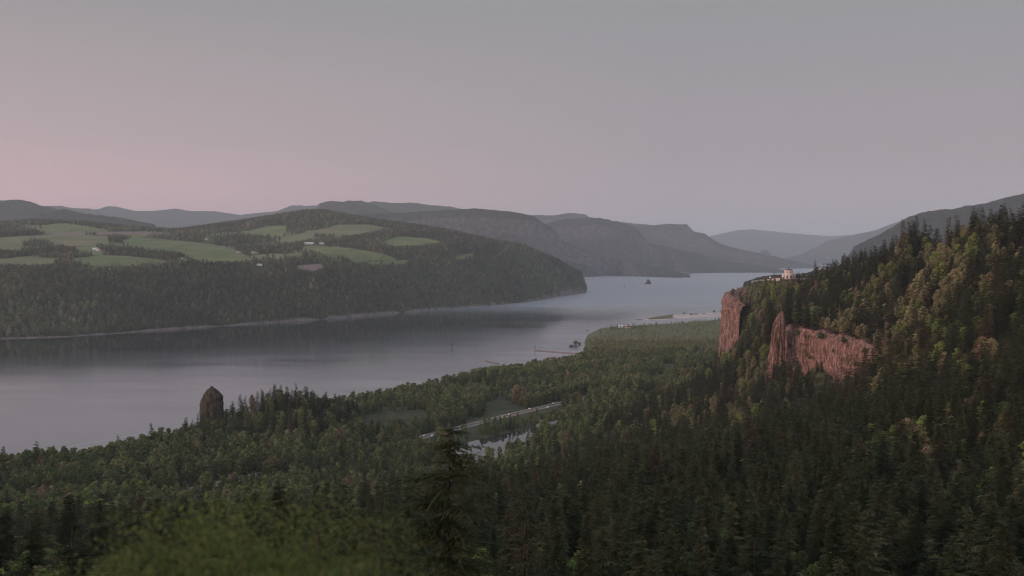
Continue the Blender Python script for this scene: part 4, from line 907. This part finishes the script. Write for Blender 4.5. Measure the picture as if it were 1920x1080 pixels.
for px, py, h, w, lb in [(1339, 586, 11, 11, 'dark bush at the right end of the sandbar'), (1282, 589, 8, 12, 'dark bush in the middle of the sandbar'), (1260, 592, 6, 12, 'low bush where the green end of the sandbar meets the sand'), (1296, 590.5, 7, 16, 'wide low bush right of the middle of the sandbar'), (1320, 589.5, 4, 16, 'low scrub on the sandbar nearer the cliff'), (1305, 589.8, 5, 12, 'small bush between the two wider ones on the sandbar'), (1352, 585.5, 9, 12, 'bush on the sandbar touching the cliff edge')]:
    shrub(px, py, h, w, GRN, lb, level=2)
for i, (px, h) in enumerate([(1146, 18), (1151, 15), (1158, 21), (1163, 17), (1170, 20), (1178, 14), (1191, 14), (1200, 17), (1210, 13)]):
    x, y, z = on_level(px, 619 - .04 * (px - 1146), 3); tm, cm = P1['conifer'][i % 6]; e = bpy.data.objects.new('conifer', None); link(e); e.location = (x, y, z); s = h / 30; e.scale = (s * 1.3, s * 1.3, s); tag(e, f'{ORD[i]} small conifer from the left along the tip of the scrubby point', 'conifer', 'conifers on the scrubby point')
    link(bpy.data.objects.new('trunk', tm), e); c = link(bpy.data.objects.new('crown', cm), e); c['tint'] = [.04, .045, .026, 1]

for i, (f, q, sz) in enumerate([(.13, .55, 5), (.22, .86, 6), (.34, .38, 5), (.43, .9, 7), (.55, .62, 4), (.64, .88, 7), (.76, .45, 5), (.86, .8, 7), (.93, .5, 6)]):
    j = int(f * len(CA.X)); z = 118 + (CA.Z[j] - 118) * q; e = bpy.data.objects.new('shrub', None); link(e); o_ = 6.5
    e.location = (CA.X[j] + CA.nx[j] * o_, CA.Y[j] + CA.ny[j] * o_, z - sz * .3); e.scale = (sz / 11, sz / 11, sz / 16); tag(e, f'{ORD[i]} green bush from the left clinging to the near red cliff face', 'shrub', 'bushes clinging to the near cliff')
    tm, cm = P1['maple_tree'][i % 5]; link(bpy.data.objects.new('trunk', tm), e); c = link(bpy.data.objects.new('crown', cm), e); c['tint'] = [.05, .06, .026, 1.0]

# ------------------------------------------------------------------ river furniture
def dike(px0, py0, px1, py1, n, label, light=True):
    A, B = np.array(on_level(px0, py0)), np.array(on_level(px1, py1)); e = bpy.data.objects.new('pile_dike', None); link(e); e.location = tuple(A); tag(e, label, 'pile dike'); d = B - A
    b = MB()
    for i in range(n):
        p = d * i / (n - 1); b.tube((p[0], p[1], -3), (p[0], p[1], 1.6 + .5 * ((i * 7) % 3)), .5, .42, 6)
    o = obj('piling', b.mesh('piling', M['timber']), e); o['kind'] = 'stuff'
    b = MB(); b.tube((0, 0, 1.3), tuple(d + np.array([0, 0, 1.3])), .5, .5, 6); obj('beam', b.mesh('beam', M['timber']), e)
    if light: b = MB(); b.tube((0, 0, -3), (0, 0, 11), .8, .5, 8); b.box(-1.5, 1.5, -.2, .2, 9, 12); obj('marker_post', b.mesh('marker_post', M['steel']), e)
dike(1003, 657.5, 1096, 664.5, 90, 'long thin timber pile dike reaching out from the scrubby point')
dike(909, 677.5, 936, 683, 30, 'short timber pile dike beyond the shore trees', False)
dike(1098, 637, 1106, 651, 14, 'short curved row of piles beside the drowned bushes', False)
def marker(px, py, hpx, label, m, white=False):
    x, y, z = on_level(px, py); s = math.hypot(x, y) / F * hpx / 10; e = bpy.data.objects.new('channel_marker', None); link(e); e.location = (x, y, 0); tag(e, label, 'channel marker', 'channel markers in the river')
    b = MB(); b.lathe([(1.5 * s, -1), (1.4 * s, 1.2 * s), (.9 * s, 1.6 * s)], 8); obj('base', b.mesh('base', M['steel']), e)
    b = MB()
    for a in (0, 2.1, 4.2): b.tube((1.1 * s * math.cos(a), 1.1 * s * math.sin(a), s), (.3 * s * math.cos(a), .3 * s * math.sin(a), 8 * s), .22 * s, .16 * s, 5)
    obj('tower', b.mesh('tower', M['steel' if not white else 'red_paint']), e)
    b = MB(); b.box(-1.0 * s, 1.0 * s, -.12 * s, .12 * s, 6.6 * s, 9 * s); b.lathe([(.3 * s, 9 * s), (.3 * s, 10 * s)], 6); obj('daymark', b.mesh('daymark', M[m]), e)
marker(847.5, 657, 12, 'dark channel marker on its own in the near reach of the river', 'steel')
marker(1171, 541.5, 6, 'dark channel marker left of the rocky islet', 'steel')
marker(1202, 533, 6.5, 'red and white channel marker just left of the rocky islet', 'white', True)
marker(1236, 515, 3.5, 'faint channel marker beyond the rocky islet', 'steel')
# long exposure left a pale wake on the water: a smooth slick of flat water
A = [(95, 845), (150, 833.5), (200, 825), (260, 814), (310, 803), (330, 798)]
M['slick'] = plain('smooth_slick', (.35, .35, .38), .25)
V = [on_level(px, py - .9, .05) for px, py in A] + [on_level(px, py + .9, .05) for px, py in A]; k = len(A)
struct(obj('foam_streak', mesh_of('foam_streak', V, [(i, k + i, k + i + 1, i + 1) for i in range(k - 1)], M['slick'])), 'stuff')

# ------------------------------------------------------------------ buildings
def house(px, py, D, w, d, h, label, wall_m='white', roof_m='grey_roof', rz=0, zfun=None, g='farm buildings across the river', name='farmhouse', cat='house'):
    x, y, z = at_depth(px, py, D)
    if zfun is not None: z = float(zfun(np.array([x]), np.array([y]))[0])
    e = bpy.data.objects.new(name, None); link(e); e.location = (x, y, z - .5); e.rotation_euler = (0, 0, rz); tag(e, label, cat, g)
    b = MB(); b.box(-w / 2, w / 2, -d / 2, d / 2, -3, h); b.add([(-w / 2, -d / 2, h), (-w / 2, d / 2, h), (-w / 2, 0, h + d * .35)], [(0, 1, 2)]); b.add([(w / 2, -d / 2, h), (w / 2, d / 2, h), (w / 2, 0, h + d * .35)], [(0, 2, 1)]); obj('wall', b.mesh('wall', M[wall_m]), e)
    b = MB(); o = .5
    for sg in (-1, 1): b.add([(-w / 2 - o, sg * (d / 2 + o), h - .3), (w / 2 + o, sg * (d / 2 + o), h - .3), (w / 2 + o, 0, h + d * .35 + .1), (-w / 2 - o, 0, h + d * .35 + .1), (-w / 2 - o, sg * (d / 2 + o), h), (w / 2 + o, sg * (d / 2 + o), h), (w / 2 + o, 0, h + d * .35 + .5), (-w / 2 - o, 0, h + d * .35 + .5)], [(0, 1, 2, 3), (4, 7, 6, 5), (0, 4, 5, 1), (1, 5, 6, 2), (3, 2, 6, 7), (0, 3, 7, 4)])
    obj('roof', b.mesh('roof', M[roof_m]), e)
    n = max(2, int(w / 5))
    for i in range(n):
        u = -w / 2 + w * (i + .5) / n; b = MB(); b.box(u - .8, u + .8, -d / 2 - .06, -d / 2 + .05, 1.4, 3); obj('window', b.mesh('window', M['glass']), e)
    b = MB(); b.box(w * .3 - .6, w * .3 + .6, -d / 2 - .08, -d / 2 + .05, .2, 2.6); obj('door', b.mesh('door', M['timber']), e)
for a in [(179, 470, 4800, 26, 10, 6, 'long white farmhouse with grey roof below the dark conifer clump', 'white', 'white', .1), (184, 471, 4760, 16, 10, 7, 'white farmhouse with red roof below the dark conifer clump', 'white', 'red_roof', -.2),
          (575, 458.5, 5420, 26, 12, 7, 'left white barn of the pair in front of the dark grove', 'white', 'white', .05), (584, 459, 5420, 22, 12, 6, 'right white barn of the long pair in front of the dark grove', 'white', 'white', -.05), (603, 459.5, 5400, 20, 11, 6, 'small white barn on its own right of the pair', 'white', 'white', 0),
          (475, 477, 5000, 18, 10, 6, 'pale house at the left of the lamp lit farm cluster', 'white', 'grey_roof', .3), (491, 479, 4990, 16, 10, 6, 'red roofed house at the right of the lamp lit farm cluster', 'white', 'red_roof', -.3), (446, 478, 4990, 14, 9, 5, 'small pale house beside the dark hedge end', 'white', 'grey_roof', .2),
          (487, 501, 4420, 24, 9, 5, 'small white building among the trees at the plateau edge', 'white', 'white', -.4), (412, 454, 5650, 14, 9, 5, 'greenish pale shed right of the reddish lamp', 'white', 'grey_roof', .1), (716, 471, 5250, 14, 10, 7, 'pale house at the right tip of the big pasture', 'white', 'grey_roof', 0)]:
    house(*a[:7], wall_m=a[7], roof_m=a[8], rz=a[9], zfun=far_h)
house(1167, 616, 3560, 26, 12, 6, 'white boathouse on the tip of the scrubby point', 'white', 'white', .15, near_h, None, 'boathouse', 'boathouse')
house(1176, 617, 3540, 18, 10, 5, 'smaller pale shed right of the white boathouse', 'white', 'red_roof', .1, near_h, None, 'shed', 'shed')
house(1178, 690, 2330, 12, 8, 4, 'pale park building half hidden in trees left of the road bend', 'white', 'grey_roof', .1, near_h, None, 'park_building', 'building')

# ------------------------------------------------------------------ dead snags
def snag(px, py_top, py_bot, D, label, seed):
    x, y, zt = at_depth(px, py_top, D); zb = min(at_depth(px, py_bot, D)[2], float(ground(np.array([x]), np.array([y]))[0])); h = zt - zb; r = random.Random(seed)
    e = bpy.data.objects.new('dead_tree', None); link(e); e.location = (x, y, zb); tag(e, label, 'dead tree', 'dead snags above the near cliff')
    b = MB(); b.tube((0, 0, 0), (.4, 0, h * .6), .55, .4); b.tube((.4, 0, h * .6), (.1, .2, h), .4, .08); obj('trunk', b.mesh('trunk', M['dead_wood']), e)
    b = MB()
    for i in range(40):
        z = h * (.28 + .68 * i / 40); a = r.uniform(0, 6.28); L = (1 - z / h) * 6 + 1; p = (.3, .1, z); q = (p[0] + L * math.cos(a), L * math.sin(a), z - r.uniform(-.3, 1.2)); b.tube(p, q, .14, .04, 4)
    obj('limb', b.mesh('limb', M['dead_wood']), e)
snag(1574, 570, 640, 1185, 'bare pale dead trunk standing above the middle of the near cliff', 1)
snag(1605, 528, 575, 1320, 'bare dead tree with a bent limb higher on the slope', 2)
snag(1731, 515, 560, 1010, 'reddish dead topped trunk on the upper right slope', 3)
snag(1842, 800, 850, 560, 'thin pale dead trunk in the dark lower right forest', 5)

# ------------------------------------------------------------------ cars with their lamps lit
def car():
    e = bpy.data.objects.new('car', None); link(e)
    b = MB(); prof = [(-2.2, .35), (-2.2, .9), (-1.3, 1.0), (-.7, 1.5), (1.0, 1.5), (1.7, 1.0), (2.2, .95), (2.2, .35)]
    k = len(prof); V = [(u, -.9 + (.12 if z > 1.1 else 0), z) for u, z in prof] + [(u, .9 - (.12 if z > 1.1 else 0), z) for u, z in prof]
    b.add(V, [tuple(range(k))[::-1], tuple(range(k, 2 * k))] + [(i, (i + 1) % k, k + (i + 1) % k, k + i) for i in range(k)]); P = [('body', b.mesh('body', M['white']))]
    b = MB()
    for sy in (-1, 1): b.add([(-1.15, sy * .86, 1.05), (1.5, sy * .86, 1.05), (.95, sy * .80, 1.42), (-.68, sy * .80, 1.42)], [(0, 1, 2, 3)])
    P.append(('side_window', b.mesh('side_window', M['glass'])))
    for wx in (-1.35, 1.4):
        for sy in (-1, 1): b = MB(); b.tube((wx, sy * .95, .33), (wx, sy * .72, .33), .33, .33, 12); P.append(('wheel', b.mesh('wheel', M['rubber'])))
    for sy in (-.6, .6):
        b = MB(); b.lathe([(.24, .50), (.24, .82)], 8, (-2.2, sy)); P.append(('headlight', b.mesh('headlight', M['lamp'])))
        b = MB(); b.lathe([(.2, .60), (.2, .84)], 8, (2.2, sy)); P.append(('tail_light', b.mesh('tail_light', M['lamp_red'])))
    for n, m in P: obj(n, m, e)
    return e
proto = car(); parts_ = [(c.name.split('.')[0], c.data) for c in COL.objects if c.parent == proto]
L_ = np.concatenate([[0], np.cumsum(np.linalg.norm(np.diff(HW, axis=0), axis=1))]); hx_px, hx_py = to_px(HW[:, 0], HW[:, 1], np.full(len(HW), 9.0))
spots = [(px, l) for l, pxs in ((-5.5, (876, 911, 958, 1000, 1042, 1072, 797)), (5.5, (895, 940, 1022, 806, 197))) for px in pxs]
spots.sort()
for i, (px, lane) in enumerate(spots):
    k = int(np.argmin(np.abs(hx_px - px))); k = min(max(k, 1), len(HW) - 2); d = HW[k + 1] - HW[k - 1]; d /= np.linalg.norm(d); f = 0
    p = HW[k] + np.array([d[1], -d[0]]) * (lane + (1.7 if i % 2 else -1.7)) + d * (i * 5.3 % 9 - 4)
    if i == 0: e = proto
    else:
        e = bpy.data.objects.new('car', None); link(e)
        for nm, m in parts_: link(bpy.data.objects.new(nm, m), e)
    e.location = (p[0], p[1], 8.27); toward = lane > 0
    e.rotation_euler = (0, 0, math.atan2(d[1], d[0]) + (0 if toward else math.pi)); tag(e, f'{ORD[i] if i < 20 else "twenty-" + ORD[i - 20]} car from the left on the highway, {"headlights towards us" if toward else "driving away"}', 'car', 'cars on the riverside highway')

# ------------------------------------------------------------------ foreground trees and bushes
def big_tree(kind, px, py, D, width, label, tint, shape, top_only=True, fm='needle', g=None, rz=0):
    x, y, zt = at_depth(px, py, D); h = shape[2]; tm, cm = meshes_of_tree('c' if kind == 'conifer' else 'b', shape[:2], fm)
    e = bpy.data.objects.new(kind, None); link(e); e.location = (x, y, zt - h); e.rotation_euler = (0, 0, rz); tag(e, label, PH[0] if kind == 'conifer' else 'bush' if kind == 'bush' else 'broadleaf tree', g)
    link(bpy.data.objects.new('trunk', tm), e); c = link(bpy.data.objects.new('crown', cm), e); c['tint'] = [*tint, 1.0]
rf_ = np.random.default_rng(77)
def BC(h, rad, whorls, per=8, k=9, twig=1.0, base=.1, rag=.4, sub=4, flat=0): return (*conifer_shape(rf_, h, rad, whorls, per, k, twig, base, rag, sub, flat), h)
def BB(h, rad, lobes, leaves, size, zlo=.1): return (*broad_shape(rf_, h, rad, lobes, leaves, size, zlo), h)
DK = (.030, .032, .020)
big_tree('conifer', 832, 793, 92, 7, 'dark ragged flat topped fir standing up in front of the highway and pond', (.034, .038, .02), BC(46, 7.6, 46, 10, 9, 1.5, .1, .5, 5, 1))
big_tree('conifer', -25, 868, 62, 7, 'very dark fir cut off by the left edge of the picture', (.018, .02, .014), BC(36, 6.0, 38, 9, 9, 1.1, .1, .35))
big_tree('conifer', 130, 945, 70, 7, 'very dark fir second from the left edge', (.020, .023, .015), BC(36, 5.6, 36, 9, 9, 1.1, .1, .35))
big_tree('conifer', 205, 985, 64, 7, 'dark fir touching the left side of the blurred green bushes', (.018, .021, .014), BC(34, 5.2, 36, 9, 9, 1.1, .1, .35))
big_tree('conifer', 50, 985, 50, 7, 'low dark fir in the bottom left corner', (.020, .023, .015), BC(30, 5.0, 36, 9, 9, 1.0, .1, .35))
big_tree('conifer', 975, 905, 150, 7, 'dark ragged fir just right of the windswept one', (.034, .032, .022), BC(54, 7.4, 42, 9, 7, 1.4, .1, .45, 3, 1))
big_tree('conifer', 705, 905, 170, 7, 'dark fir just left of the windswept one', (.030, .032, .022), BC(58, 7.0, 44, 9, 7, 1.4, .1, .45, 3, 0))
VG = (.072, .090, .030); VG2 = (.056, .068, .026)
for px, py, D, h, rad, n, t, lb in [(330, 930, 19, 6, 2.1, 5200, VG, 'leftmost blurred olive green bush in the foreground'), (455, 905, 22, 6.5, 2.0, 5000, VG, 'tallest blurred green bush, above its neighbours'), (600, 925, 21, 6, 2.0, 4600, VG, 'blurred green bush in the middle of the foreground row'),
        (715, 950, 20, 6, 1.8, 3600, VG2, 'blurred green bush at the right end of the row'), (265, 1000, 15, 4, 1.3, 3800, VG2, 'low blurred bush beside the dark firs'), (400, 985, 15, 5, 1.6, 6000, VG, 'low blurred green bush in front of the tallest one'), (545, 1000, 15, 5, 1.5, 6000, VG, 'low blurred green bush at the bottom edge'), (670, 1030, 14, 4, 1.2, 4000, VG2, 'small blurred bush low at the right end of the green patch')]:
    big_tree('bush', px, py, D, 0, lb, t, BB(h, rad * 1.3, 34, int(n * 1.7), .034, .08), fm='leaf', g='blurred green bushes in the foreground')

# ------------------------------------------------------------------ haze
def haze():
    b = MB(); b.box(-48000, 48000, -4000, 54000, -8, 1330); m, N, L, out = mat('haze_air')
    v = N.new('ShaderNodeVolumePrincipled'); v.inputs['Color'].default_value = (.80, .915, 1.0, 1); v.inputs['Density'].default_value = 3.7e-5; v.inputs['Anisotropy'].default_value = 0.0
    L.new(v.outputs[0], out.inputs['Volume']); struct(obj('haze', b.mesh('haze', m)), 'stuff')
haze()
print('done', round(time.time() - T0, 1))
